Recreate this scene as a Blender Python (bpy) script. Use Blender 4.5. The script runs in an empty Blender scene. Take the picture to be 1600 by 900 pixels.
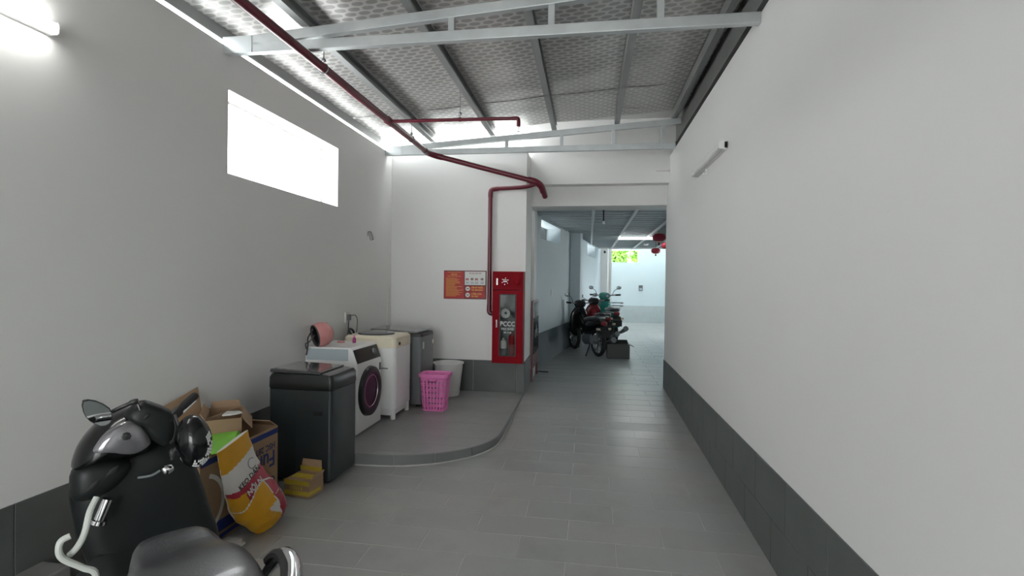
import bpy, bmesh, math, random
from mathutils import Vector, Matrix
random.seed(7)
scene = bpy.context.scene
COL = scene.collection
PI = math.pi

# ------------------------------------------------------------------ camera
CAM_Z = 1.6
yaw, pitch, roll = math.atan(120 / 800), .0106, .013
fw = Vector((-math.sin(yaw) * math.cos(pitch), math.cos(yaw) * math.cos(pitch), -math.sin(pitch)))
r0 = Vector((math.cos(yaw), math.sin(yaw), 0)); u0 = r0.cross(fw)
rt = r0 * math.cos(roll) + u0 * math.sin(roll); up = rt.cross(fw)
cam_data = bpy.data.cameras.new('camera'); cam = bpy.data.objects.new('camera', cam_data); COL.objects.link(cam)
cam_data.sensor_width = 36; cam_data.lens = 18; cam_data.clip_start = .05; cam_data.clip_end = 200
cam.matrix_world = Matrix(((rt.x, up.x, -fw.x, 0), (rt.y, up.y, -fw.y, 0), (rt.z, up.z, -fw.z, CAM_Z), (0, 0, 0, 1)))
scene.camera = cam

# ------------------------------------------------------------------ world and exposure
SKY = 8.0
TUBE_LIT = 24.0
EXPOSURE = 0.65
world = bpy.data.worlds.new('overcast_sky'); scene.world = world; world.use_nodes = True
bg = world.node_tree.nodes['Background']
bg.inputs[0].default_value = (.95, .985, 1.0, 1); bg.inputs[1].default_value = SKY
vs = scene.view_settings
vs.view_transform = 'Standard'; vs.look = 'None'; vs.gamma = 1; vs.exposure = EXPOSURE
vs.use_curve_mapping = False
scene.cycles.max_bounces = 12; scene.cycles.diffuse_bounces = 8; scene.cycles.glossy_bounces = 5
scene.cycles.sample_clamp_indirect = 8

# ------------------------------------------------------------------ materials
def lin(c):
    c = c / 255
    return c / 12.92 if c <= .04045 else ((c + .055) / 1.055) ** 2.4
def rgb(r, g, b): return (lin(r), lin(g), lin(b), 1)
MATS = {}
def mat(name, col, rough=.6, metal=0., var=.06, scale=6., bump=0., bscale=40., coat=0., trans=0., emit=0., spec=.5, stretch=None):
    """procedural principled material: noise-varied colour, optional fine relief"""
    if name in MATS: return MATS[name]
    m = bpy.data.materials.new(name); m.use_nodes = True
    nt = m.node_tree; N = nt.nodes; L = nt.links; b = N['Principled BSDF']
    tc = N.new('ShaderNodeTexCoord'); mp = N.new('ShaderNodeMapping')
    L.new(tc.outputs['Object'], mp.inputs[0])
    if stretch: mp.inputs['Scale'].default_value = stretch
    no = N.new('ShaderNodeTexNoise'); no.inputs['Scale'].default_value = scale; no.inputs['Detail'].default_value = 5
    L.new(mp.outputs[0], no.inputs['Vector'])
    rp = N.new('ShaderNodeValToRGB')
    rp.color_ramp.elements[0].position = .2; rp.color_ramp.elements[1].position = .8
    rp.color_ramp.elements[0].color = tuple(max(0, c * (1 - var)) for c in col[:3]) + (1,)
    rp.color_ramp.elements[1].color = tuple(min(1, c * (1 + var)) for c in col[:3]) + (1,)
    L.new(no.outputs['Fac'], rp.inputs[0]); L.new(rp.outputs[0], b.inputs['Base Color'])
    b.inputs['Roughness'].default_value = rough; b.inputs['Metallic'].default_value = metal
    b.inputs['Specular IOR Level'].default_value = spec
    if coat: b.inputs['Coat Weight'].default_value = coat; b.inputs['Coat Roughness'].default_value = .08
    if trans: b.inputs['Transmission Weight'].default_value = trans
    if emit:
        b.inputs['Emission Color'].default_value = col; b.inputs['Emission Strength'].default_value = emit
    if bump:
        n2 = N.new('ShaderNodeTexNoise'); n2.inputs['Scale'].default_value = bscale; n2.inputs['Detail'].default_value = 3
        L.new(mp.outputs[0], n2.inputs['Vector'])
        bp = N.new('ShaderNodeBump'); bp.inputs['Strength'].default_value = bump; bp.inputs['Distance'].default_value = .01
        L.new(n2.outputs['Fac'], bp.inputs['Height']); L.new(bp.outputs[0], b.inputs['Normal'])
    MATS[name] = m
    return m

M_wall = mat('white_wall_paint', (.70, .695, .68, 1), .55, var=.02, scale=1.2, bump=.03, bscale=60)
M_bluewall = mat('pale_blue_wall_paint', (.56, .64, .67, 1), .6, var=.02, scale=1.2)
M_farwall = mat('pale_cyan_wall_paint', (.66, .76, .79, 1), .6, var=.03, scale=1.)
M_conc = mat('bare_grey_render', rgb(105, 106, 104), .8, var=.12, scale=4)
M_skirt = mat('dark_skirting_tile', (.085, .094, .090, 1), .38, var=.22, scale=3)
M_skirt2 = mat('blue_grey_skirting', (.085, .115, .13, 1), .5, var=.15, scale=3)
M_grout = mat('tile_grout', (.46, .455, .44, 1), .8, var=.2, scale=8)
M_tile = mat('dark_grey_floor_tile', (.30, .305, .30, 1), .28, var=.05, scale=2.2, stretch=(1, 1.3, 1), spec=.55)
M_tile2 = mat('charcoal_floor_tile', (.288, .294, .288, 1), .30, var=.05, scale=2.6, stretch=(1, 1.3, 1), spec=.55)
M_tile3 = mat('dusty_floor_tile', (.312, .312, .304, 1), .34, var=.05, scale=3.4, stretch=(1, 1.3, 1), spec=.5)
def add_dirt(m):
    """dust and scuffs that run across neighbouring tiles"""
    nt = m.node_tree; N = nt.nodes; L = nt.links; b = N['Principled BSDF']
    src = b.inputs['Base Color'].links[0].from_socket
    g = N.new('ShaderNodeNewGeometry')
    for scale, lo, hi, col, amt in ((1.1, .42, .85, (.36, .33, .29, 1), .45), (2.3, .52, .85, (.10, .095, .09, 1), .35)):
        no = N.new('ShaderNodeTexNoise'); no.inputs['Scale'].default_value = scale; no.inputs['Detail'].default_value = 6; no.inputs['Roughness'].default_value = .62
        L.new(g.outputs['Position'], no.inputs['Vector'])
        mr = N.new('ShaderNodeMapRange'); mr.inputs[1].default_value = lo; mr.inputs[2].default_value = hi; mr.inputs[3].default_value = 0; mr.inputs[4].default_value = amt
        L.new(no.outputs['Fac'], mr.inputs[0])
        mx = N.new('ShaderNodeMix'); mx.data_type = 'RGBA'; L.new(mr.outputs[0], mx.inputs[0]); L.new(src, mx.inputs[6]); mx.inputs[7].default_value = col
        src = mx.outputs[2]
    L.new(src, b.inputs['Base Color'])
M_tilep = mat('platform_tile', (.245, .25, .245, 1), .30, var=.05, scale=2.4)
M_kerb = mat('kerb_tile_dark', (.165, .175, .17, 1), .38, var=.12, scale=4)
for m_ in (M_tile, M_tile2, M_tile3, M_tilep): add_dirt(m_)
M_cfloor = mat('corridor_floor_tile', (.30, .31, .305, 1), .36, var=.22, scale=3, stretch=(.5, 3, 1), bump=.12, bscale=10)
M_galv = mat('galvanised_steel', (.58, .61, .615, 1), .42, metal=.55, var=.10, scale=7, stretch=(1, .3, 1))
M_galvd = mat('dull_galvanised_purlin', (.36, .37, .365, 1), .5, metal=.6, var=.15, scale=5, stretch=(3, .3, 1))
M_red = mat('red_pipe_paint', (.115, .006, .018, 1), .32, var=.12, scale=9, coat=.1)
M_cabred = mat('red_cabinet_paint', (.215, .003, .009, 1), .5, var=.06, scale=4, spec=.07)
M_white = mat('white_enamel', (.80, .80, .79, 1), .28, var=.015, scale=3, coat=.2)
M_whitep = mat('white_plastic', (.74, .74, .72, 1), .45, var=.03, scale=5)
M_cream = mat('yellowed_cream_plastic', (.74, .68, .53, 1), .4, var=.06, scale=5)
M_black = mat('black_plastic', (.012, .013, .013, 1), .45, var=.2, scale=8)
M_gloss = mat('gloss_black_paint', (.005, .0055, .006, 1), .16, var=.1, scale=6, spec=.4)
M_satin = mat('satin_black_panel', (.010, .012, .012, 1), .42, var=.2, scale=5, spec=.28)
M_darkm = mat('dark_graphite_enamel', (.026, .033, .035, 1), .35, var=.12, scale=4, coat=.15)
M_mgloss = mat('black_machine_top', (.010, .012, .012, 1), .32, var=.1, scale=6)
M_doorglass = mat('dark_door_glass', (.012, .013, .014, 1), .2, var=.1, spec=.25)
M_smoke = mat('smoked_glass_lid', (.05, .052, .055, 1), .10, var=.08, scale=4, coat=.8)
M_grey = mat('mid_grey_enamel', (.13, .14, .145, 1), .38, var=.08, scale=4, coat=.1)
M_chrome = mat('chrome', (.75, .75, .76, 1), .12, metal=1, var=.03)
M_steel = mat('steel_rod', (.35, .35, .36, 1), .35, metal=.9, var=.1)
M_rubber = mat('black_rubber', (.012, .012, .012, 1), .75, var=.2, scale=20)
M_card = mat('brown_cardboard', (.30, .195, .115, 1), .8, var=.10, scale=4, bump=.1, bscale=30)
M_cardin = mat('inner_cardboard', (.36, .24, .15, 1), .85, var=.10, scale=4)
M_blue = mat('blue_print', (.012, .03, .16, 1), .6, var=.08)
M_ink = mat('violet_blue_ink', (.03, .035, .11, 1), .7, var=.1)
M_tape = mat('yellow_tape', (.45, .33, .035, 1), .4, var=.15, scale=12)
M_green = mat('lime_green_sheet', (.20, .55, .05, 1), .45, var=.12, scale=5)
M_pink = mat('pink_basket_plastic', (.74, .20, .48, 1), .42, var=.05, scale=6)
M_pinkh = mat('pink_helmet_shell', (.55, .23, .22, 1), .25, var=.04, coat=.4)
M_bucket = mat('grey_white_bucket_plastic', (.60, .60, .585, 1), .5, var=.04, scale=4)
M_glass = mat('clear_pane_glass', (.9, .93, .92, 1), .04, var=.01, trans=1.0)
M_seat = mat('black_seat_vinyl', (.045, .045, .05, 1), .34, var=.12, scale=14, bump=.10, bscale=160, coat=.25)
M_lens = mat('smoky_clear_lens', (.17, .165, .175, 1), .10, metal=.35, var=.3, scale=14, coat=1.)
M_mirror = mat('mirror_glass', (.85, .88, .88, 1), .02, metal=1, var=.01)
M_hose = mat('milky_hose', (.52, .54, .50, 1), .45, var=.08, scale=12)
M_yel = mat('yellow_sack_print', (.62, .30, .006, 1), .42, var=.1, scale=9)
M_sackw = mat('white_sack', (.62, .60, .57, 1), .45, var=.06, scale=9)
M_crim = mat('crimson_sack_print', (.33, .012, .035, 1), .42, var=.1, scale=9)
M_posterred = mat('poster_red', (.38, .012, .012, 1), .4, var=.08)
M_posterdk = mat('poster_frame_dark_red', (.09, .006, .01, 1), .4, var=.08)
M_postery = mat('poster_yellow_ink', (.72, .42, .06, 1), .5, var=.05)
M_posterw = mat('poster_white', (.62, .64, .62, 1), .5, var=.03)
M_teal = mat('teal_scooter_paint', (.02, .20, .17, 1), .25, var=.08, coat=.4)
M_bikered = mat('dark_red_bike_paint', (.20, .008, .015, 1), .3, var=.1, coat=.4)
M_lantern = mat('red_lantern_cloth', (.32, .012, .035, 1), .55, var=.15, scale=12)
M_tbar = mat('white_ceiling_rail', (.80, .82, .82, 1), .5, var=.02)
M_ceil2 = mat('grey_metal_ceiling_strip', (.36, .41, .43, 1), .45, metal=.2, var=.08, scale=2)
M_leaf = mat('tree_leaf', (.17, .36, .05, 1), .5, var=.4, scale=3)
M_leaf2 = mat('tree_leaf_yellow', (.34, .46, .10, 1), .5, var=.3, scale=3)
M_bark = mat('tree_bark', (.10, .075, .05, 1), .9, var=.3, scale=12)
M_street = mat('street_concrete', (.34, .34, .33, 1), .85, var=.12, scale=1.5)
M_tube_on = mat('lit_tube', (1, 1, .97, 1), .4, emit=TUBE_LIT)
M_film = mat('pale_blue_film', (.40, .46, .49, 1), .35, var=.06)
M_magenta = mat('magenta_bottle', (.30, .03, .16, 1), .35)
M_strap = mat('grey_strap', (.05, .05, .05, 1), .8)

def foil_material():
    """insulation foil printed with staggered ovals"""
    m = bpy.data.materials.new('oval_printed_foil'); m.use_nodes = True
    nt = m.node_tree; N = nt.nodes; L = nt.links; b = N['Principled BSDF']
    tc = N.new('ShaderNodeTexCoord'); sp = N.new('ShaderNodeSeparateXYZ'); L.new(tc.outputs['Object'], sp.inputs[0])
    def M(op, a, bb=None, c=None):
        n = N.new('ShaderNodeMath'); n.operation = op
        for i, v in enumerate((a, bb, c)):
            if v is None: continue
            if isinstance(v, (int, float)): n.inputs[i].default_value = v
            else: L.new(v, n.inputs[i])
        return n.outputs[0]
    gy = M('DIVIDE', sp.outputs[1], .058); row = M('FLOOR', gy)
    off = M('MULTIPLY', M('MODULO', M('ADD', row, 1000.0), 2.0), .5)
    gx = M('ADD', M('DIVIDE', sp.outputs[0], .105), off)
    fx = M('SUBTRACT', M('FRACT', gx), .5); fy = M('SUBTRACT', M('FRACT', gy), .5)
    d = M('ADD', M('POWER', M('ABSOLUTE', M('MULTIPLY', fx, 2.5)), 2.4), M('POWER', M('ABSOLUTE', M('MULTIPLY', fy, 2.55)), 2.4))
    oval = M('LESS_THAN', d, 1.0)
    no = N.new('ShaderNodeTexNoise'); no.inputs['Scale'].default_value = 2.2; L.new(tc.outputs['Object'], no.inputs['Vector'])
    mix = N.new('ShaderNodeMix'); mix.data_type = 'RGBA'; L.new(oval, mix.inputs[0])
    mix.inputs[6].default_value = (.66, .65, .63, 1); mix.inputs[7].default_value = (.40, .395, .385, 1)
    L.new(mix.outputs[2], b.inputs['Base Color'])
    L.new(M('MULTIPLY_ADD', oval, -.10, .40), b.inputs['Roughness'])
    b.inputs['Metallic'].default_value = .6
    bp = N.new('ShaderNodeBump'); bp.inputs['Strength'].default_value = .35; bp.inputs['Distance'].default_value = .02
    h = M('ADD', M('MULTIPLY', no.outputs['Fac'], 1.2), M('MULTIPLY', oval, .10))
    L.new(h, bp.inputs['Height']); L.new(bp.outputs[0], b.inputs['Normal'])
    return m
M_foil = foil_material()

# ------------------------------------------------------------------ mesh helpers
class MB:
    def __init__(s): s.v = []; s.f = []; s.mi = []
    def add(s, vs, fs, mi=0):
        o = len(s.v); s.v += [tuple(v) for v in vs]
        for f in fs: s.f.append([i + o for i in f]); s.mi.append(mi)
        return s
    def box(s, x0, x1, y0, y1, z0, z1, mi=0):
        return s.add([(x0, y0, z0), (x1, y0, z0), (x1, y1, z0), (x0, y1, z0), (x0, y0, z1), (x1, y0, z1), (x1, y1, z1), (x0, y1, z1)],
                     [(0, 3, 2, 1), (4, 5, 6, 7), (0, 1, 5, 4), (1, 2, 6, 5), (2, 3, 7, 6), (3, 0, 4, 7)], mi)
    def hexa(s, p, mi=0):
        return s.add(p, [(0, 3, 2, 1), (4, 5, 6, 7), (0, 1, 5, 4), (1, 2, 6, 5), (2, 3, 7, 6), (3, 0, 4, 7)], mi)
    def bar(s, a, b, w, h, upv=(0, 0, 1), mi=0):
        a = Vector(a); b = Vector(b); d = (b - a).normalized(); sd = d.cross(Vector(upv)).normalized(); u = sd.cross(d)
        p = []
        for q in (a, b):
            p += [q - sd * w / 2 - u * h / 2, q + sd * w / 2 - u * h / 2, q + sd * w / 2 + u * h / 2, q - sd * w / 2 + u * h / 2]
        return s.add(p, [(0, 1, 2, 3), (7, 6, 5, 4), (0, 4, 5, 1), (1, 5, 6, 2), (2, 6, 7, 3), (3, 7, 4, 0)], mi)
    def loft(s, rings, cap=True, mi=0, closed=True):
        n = len(rings[0]); vs = [p for r in rings for p in r]; fs = []
        for k in range(len(rings) - 1):
            for i in range(n if closed else n - 1):
                j = (i + 1) % n
                fs.append((k * n + i, k * n + j, (k + 1) * n + j, (k + 1) * n + i))
        if cap: fs.append(tuple(range(n - 1, -1, -1))); fs.append(tuple((len(rings) - 1) * n + i for i in range(n)))
        return s.add(vs, fs, mi)
    def tube(s, pts, r, n=10, cap=True, mi=0):
        pts = [Vector(p) for p in pts]; rings = []; prev = None
        for i, p in enumerate(pts):
            d = (pts[min(i + 1, len(pts) - 1)] - pts[max(i - 1, 0)]).normalized()
            if prev is None:
                a = Vector((0, 0, 1)) if abs(d.z) < .9 else Vector((1, 0, 0)); x = d.cross(a).normalized()
            else: x = (prev - d * prev.dot(d)).normalized()
            prev = x; y = d.cross(x); rr = r[i] if isinstance(r, (list, tuple)) else r
            rings.append([p + (x * math.cos(2 * PI * k / n) + y * math.sin(2 * PI * k / n)) * rr for k in range(n)])
        return s.loft(rings, cap, mi)
    def lathe(s, prof, n=24, c=(0, 0, 0), ax=(0, 0, 1), mi=0, cap=True):
        ax = Vector(ax).normalized(); a = Vector((1, 0, 0)) if abs(ax.x) < .9 else Vector((0, 1, 0))
        x = (a - ax * a.dot(ax)).normalized(); y = ax.cross(x); c = Vector(c)
        rings = [[c + ax * z + (x * math.cos(2 * PI * k / n) + y * math.sin(2 * PI * k / n)) * max(r, 1e-4) for k in range(n)] for r, z in prof]
        return s.loft(rings, cap, mi)
    def prism(s, poly, f0, f1, mi=0):
        return s.loft([[f0(p) for p in poly], [f1(p) for p in poly]], True, mi)
    def puff(s, outline, nrm, hf, hb, k=6, mi=0, pw=1.):
        """rounded solid grown from a closed outline: bulges hf along nrm and hb against it"""
        P = [Vector(p) for p in outline]; c = sum(P, Vector()) / len(P); nrm = Vector(nrm).normalized(); rings = []
        for sgn, h in ((-1, hb), (1, hf)):
            rr = []
            for i in range(k + 1):
                t = i / k * PI / 2; sc = max(math.cos(t), .02) ** pw; z = math.sin(t) * h * sgn
                rr.append([c + (p - c) * sc + nrm * z for p in P])
            rings += rr[::-1] if sgn < 0 else rr[1:]
        return s.loft(rings, True, mi)
    def build(s, name, m, parent=None, smooth=True, bevel=0, sub=0, solid=0, ang=35, seg=2):
        me = bpy.data.meshes.new(name); me.from_pydata(s.v, [], s.f)
        ms = m if isinstance(m, (list, tuple)) else [m]
        for q in ms: me.materials.append(q)
        if len(ms) > 1: me.polygons.foreach_set('material_index', s.mi)
        bm = bmesh.new(); bm.from_mesh(me); bmesh.ops.recalc_face_normals(bm, faces=bm.faces); bm.to_mesh(me); bm.free()
        if smooth:
            me.polygons.foreach_set('use_smooth', [True] * len(me.polygons)); me.set_sharp_from_angle(angle=math.radians(ang))
        me.update()
        o = bpy.data.objects.new(name, me); COL.objects.link(o)
        if parent is not None: o.parent = parent
        if solid: q = o.modifiers.new('thickness', 'SOLIDIFY'); q.thickness = solid; q.offset = 0
        if bevel: q = o.modifiers.new('bevel', 'BEVEL'); q.width = bevel; q.segments = seg; q.limit_method = 'ANGLE'; q.angle_limit = math.radians(40)
        if sub: q = o.modifiers.new('sub', 'SUBSURF'); q.levels = sub; q.render_levels = sub
        return o
def rrect(x0, x1, y0, y1, r, n=5):
    out = []
    for cx, cy, a in ((x1 - r, y1 - r, 0), (x0 + r, y1 - r, 90), (x0 + r, y0 + r, 180), (x1 - r, y0 + r, 270)):
        for k in range(n + 1):
            t = math.radians(a + 90 * k / n); out.append((cx + r * math.cos(t), cy + r * math.sin(t)))
    return out
def smoothpath(pts, n=8):
    P = [Vector(p) for p in pts]; out = []
    for i in range(len(P) - 1):
        p0 = P[max(i - 1, 0)]; p1 = P[i]; p2 = P[i + 1]; p3 = P[min(i + 2, len(P) - 1)]
        for k in range(n):
            t = k / n
            out.append(.5 * ((2 * p1) + (p2 - p0) * t + (2 * p0 - 5 * p1 + 4 * p2 - p3) * t * t + (3 * p1 - p0 - 3 * p2 + p3) * t ** 3))
    out.append(P[-1]); return out
def closedsmooth(pts, n=4):
    P = [Vector(p) for p in pts]; m = len(P); out = []
    for i in range(m):
        p0, p1, p2, p3 = P[(i - 1) % m], P[i], P[(i + 1) % m], P[(i + 2) % m]
        for k in range(n):
            t = k / n
            out.append(.5 * ((2 * p1) + (p2 - p0) * t + (2 * p0 - 5 * p1 + 4 * p2 - p3) * t * t + (3 * p1 - p0 - 3 * p2 + p3) * t ** 3))
    return out
def tag(o, label, cat, group=None):
    o['label'] = label; o['category'] = cat
    if group: o['group'] = group
    return o
def struct(o): o['kind'] = 'structure'; return o
def thing(name, label, cat, loc=(0, 0, 0), rz=0, group=None):
    o = bpy.data.objects.new(name, None); COL.objects.link(o); o.empty_display_size = .1
    o.location = loc; o.rotation_euler = (0, 0, rz)
    return tag(o, label, cat, group)
def text(body, size, m, parent, org, right, upv, bold=0., align='LEFT', sx=1., name='lettering'):
    cu = bpy.data.curves.new('t', 'FONT'); cu.body = body; cu.size = size; cu.align_x = align; cu.extrude = .0006
    cu.offset = bold; cu.resolution_u = 2
    t = bpy.data.objects.new('t', cu); COL.objects.link(t)
    dg = bpy.context.evaluated_depsgraph_get()
    me = bpy.data.meshes.new_from_object(t.evaluated_get(dg)); bpy.data.objects.remove(t); bpy.data.curves.remove(cu)
    r = Vector(right).normalized(); u = Vector(upv).normalized(); n = r.cross(u); o_ = Vector(org)
    me.transform(Matrix(((r.x * sx, u.x, n.x, o_.x), (r.y * sx, u.y, n.y, o_.y), (r.z * sx, u.z, n.z, o_.z), (0, 0, 0, 1))))
    me.materials.clear(); me.materials.append(m); me.name = name
    o = bpy.data.objects.new(name, me); COL.objects.link(o); o.parent = parent
    return o

# ------------------------------------------------------------------ the place: key dimensions
XL, XR = -2.645, 1.035          # inner faces of the side walls
YB = 6.60                       # face of the laundry back wall
XP = -.815                      # corner where the back wall ends at the passage
ZP = .165                       # top of the laundry platform
Y0 = -3.7                       # assumed street end behind the viewer, opened for daylight
ZC = .17                        # passage floor beyond the sill
YS = 7.25                       # sill
SL = .034
def fz(y): return .04 + SL * (y - 2.93)
def roofz(x): return 3.47 + .07 * (x - XL)

def wall_holes(name, m, L, H0, H1, th, holes, org, ang, parent=None):
    """upright wall: along local x (0..L), thickness behind (local -y .. 0 is the room face at y=0), rectangular holes"""
    xs = sorted({0, L} | {h[0] for h in holes} | {h[1] for h in holes}); zs = sorted({H0, H1} | {h[2] for h in holes} | {h[3] for h in holes})
    def hole(i, k):
        cx = (xs[i] + xs[i + 1]) / 2; cz = (zs[k] + zs[k + 1]) / 2
        return any(h[0] < cx < h[1] and h[2] < cz < h[3] for h in holes)
    b = MB()
    for i in range(len(xs) - 1):
        for k in range(len(zs) - 1):
            if not hole(i, k):
                for y in (0, -th):
                    b.add([(xs[i], y, zs[k]), (xs[i + 1], y, zs[k]), (xs[i + 1], y, zs[k + 1]), (xs[i], y, zs[k + 1])], [(0, 1, 2, 3)])
    for h in list(holes) + [(0, L, H0, H1)]:
        x0, x1, z0, z1 = h
        for q in ([(x0, 0, z0), (x0, -th, z0), (x0, -th, z1), (x0, 0, z1)], [(x1, 0, z0), (x1, -th, z0), (x1, -th, z1), (x1, 0, z1)],
                  [(x0, 0, z0), (x1, 0, z0), (x1, -th, z0), (x0, -th, z0)], [(x0, 0, z1), (x1, 0, z1), (x1, -th, z1), (x0, -th, z1)]):
            b.add(q, [(0, 1, 2, 3)])
    o = b.build(name, m, parent, smooth=False)
    me = o.data; bm = bmesh.new(); bm.from_mesh(me); bmesh.ops.remove_doubles(bm, verts=bm.verts, dist=1e-5); bmesh.ops.recalc_face_normals(bm, faces=bm.faces); bm.to_mesh(me); bm.free()
    o.location = org; o.rotation_euler = (0, 0, ang)
    return o

# --- side walls
# left wall: local x runs along -Y when ang=-90deg, so room face (local y=0) looks to +X
wl = struct(wall_holes('wall_left', M_wall, YB + .25 - Y0, -.35, 3.30, .22,
                       [(YB + .25 - 5.10, YB + .25 - 3.43, 2.38, 2.995)], (XL, YB + .25, 0), -PI / 2))
wr = struct(MB().box(XR, XR + .24, Y0, YS, -.35, 3.30).build('wall_right', M_wall, smooth=False))
MB().box(XR + .07, XR + .2, Y0, 7.02, 3.30, 4.0).build('upper_course', M_conc, wr, smooth=False)
# window in the left wall: reveal frame and frosted sheet set at its outer face
w1 = struct(MB().box(XL - .215, XL - .185, 3.43, 3.455, 2.38, 2.995).box(XL - .215, XL - .185, 5.075, 5.10, 2.38, 2.995)
            .box(XL - .215, XL - .185, 3.455, 5.075, 2.38, 2.40).box(XL - .215, XL - .185, 3.455, 5.075, 2.975, 2.995).build('window_1', M_whitep, smooth=False))
# --- back wall of the laundry corner, pier and header
wb = struct(MB().box(XL - .2, XP, YB, YS, -.1, 3.315).build('wall_back', M_wall, smooth=False))
hd = struct(MB().box(XP - .02, XR + .1, 7.0, 7.6, 2.945, 5.4).box(XP - .02, XR + .2, 7.17, 7.6, 2.675, 2.95).build('wall_header', M_wall, smooth=False))
MB().box(.86, 1.03, 6.94, 7.0, 3.095, 3.115).build('patch_ledge', M_wall, hd, smooth=False)
# --- unseen gate end behind the viewer: added wall, opening sized for daylight
struct(MB().box(XL - .2, -1.9, Y0 - .2, Y0, -.6, 4.2).box(XR - .7, XR + .24, Y0 - .2, Y0, -.6, 4.2).box(-1.9, XR - .7, Y0 - .2, Y0, 2.6, 4.2).build('wall_front_added', M_wall, smooth=False))
struct(MB().box(-4.5, XP, 7.7, 8.0, 0, 6.5).build('wall_rear_added', M_wall, smooth=False))  # unseen facade added behind the roof gap to weaken the sky light
# added overhang above the roof end, keeps sky light off the header
struct(MB().box(-1.15, XR + .4, 5.3, 7.0, 3.80, 5.4).build('wall_overhang_added', M_wall, smooth=False))
# --- street outside the open end
struct(MB().box(-14, 14, -20, Y0, -.45, fz(Y0) - .01).build('street', M_street, smooth=False))

# --- sloping tiled floor
fl = struct(MB().hexa([(XL, Y0, fz(Y0) - .25), (XR, Y0, fz(Y0) - .25), (XR, YS, fz(YS) - .25), (XL, YS, fz(YS) - .25),
                       (XL, Y0, fz(Y0) - .0016), (XR, Y0, fz(Y0) - .0016), (XR, YS, fz(YS) - .0016), (XL, YS, fz(YS) - .0016)]).build('floor', M_grout, smooth=False))
TW, TD = .571, .243
tile_mesh = {}
def tile_data(w, d, k):
    key = (round(w, 3), round(d, 3), k)
    if key not in tile_mesh:
        e = .002; g = .0016; b = MB()
        a = [(g, g), (w - g, g), (w - g, d - g), (g, d - g)]; c = [(g + e, g + e), (w - g - e, g + e), (w - g - e, d - g - e), (g + e, d - g - e)]
        b.loft([[(x, y, -.008) for x, y in a], [(x, y, -.0015) for x, y in a], [(x, y, 0) for x, y in c]])
        t = b.build('tile', (M_tile, M_tile2, M_tile3)[k], smooth=False); tile_mesh[key] = t.data; bpy.data.objects.remove(t)
    return tile_mesh[key]
def put_tile(x, y, w, d, z, parent, tilt=True):
    o = bpy.data.objects.new('tile', tile_data(w, d, random.choices((0, 1, 2), (5, 3, 2))[0])); COL.objects.link(o); o.parent = parent
    o.location = (x, y, z); o.rotation_euler = (math.atan(SL) if tilt else 0, 0, 0)
rows0 = 2.62 - 4 * TD
rest = MB()
for k in range(-20, 22):
    y = 2.62 + k * TD
    if y > YS - .02: break
    d = min(TD, YS - y); ph = -.68 if k % 2 == 0 else -.395
    x = ph - 6 * TW
    while x < XR:
        xa, xb = max(x, XL), min(x + TW, XR)
        hidden = (y > 4.6 and xb < XP - .15) or (y < 4.55 and y > 4.0 and xb < -1.6)
        if xb - xa > .02 and not hidden:
            if y > 1.6: put_tile(xa, y, xb - xa, d, fz(y), fl)
            elif y > Y0:
                e = .002
                rest.add([(xa + e, y + e, fz(y + e)), (xb - e, y + e, fz(y + e)), (xb - e, y + d - e, fz(y + d - e)), (xa + e, y + d - e, fz(y + d - e))], [(0, 1, 2, 3)])
        x += TW
ro = rest.build('distant_tiles', M_tile, fl, smooth=False); ro['kind'] = 'stuff'

# --- laundry platform with rounded kerb edge
outline = [(XL, 3.985), (-1.9, 3.99), (-1.62, 4.01), (-1.44, 4.05), (-1.21, 4.15), (-1.02, 4.30), (-.90, 4.46), (-.835, 4.63), (-.815, 4.82), (-.812, 5.2), (-.812, YB), (XL, YB)]
oc = [Vector((p[0], p[1], 0)) for p in outline]
curve = [outline[0]] + [(p.x, p.y) for p in smoothpath(oc[1:10], 5)] + outline[10:]
pf = struct(MB().loft([[(x, y, 0) for x, y in curve], [(x, y, ZP - .0016) for x, y in curve]]).build('laundry_platform', M_grout, smooth=False))
def clip(poly, conv):
    out = poly
    for i in range(len(conv)):
        a = conv[i]; b = conv[(i + 1) % len(conv)]; inp = out; out = []
        if not inp: return []
        def side(p): return (b[0] - a[0]) * (p[1] - a[1]) - (b[1] - a[1]) * (p[0] - a[0])
        for j in range(len(inp)):
            p = inp[j]; q = inp[(j + 1) % len(inp)]; sp, sq = side(p), side(q)
            if sp >= 0: out.append(p)
            if sp * sq < 0:
                t = sp / (sp - sq); out.append((p[0] + (q[0] - p[0]) * t, p[1] + (q[1] - p[1]) * t))
    return out
for k in range(0, 12):
    y = 3.86 + k * TD
    x = -2.9 + (.285 if k % 2 else 0)
    while x < XP:
        e = .002
        c = clip([(x + e, y + e), (x + TW - e, y + e), (x + TW - e, y + TD - e), (x + e, y + TD - e)], curve)
        ar = abs(sum(c[i][0] * c[(i + 1) % len(c)][1] - c[(i + 1) % len(c)][0] * c[i][1] for i in range(len(c)))) / 2 if len(c) > 2 else 0
        if ar > .002:
            MB().loft([[(a, b, ZP - .008) for a, b in c], [(a, b, ZP) for a, b in c]]).build('tile', M_tilep, pf, smooth=False)
        x += TW
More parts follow.
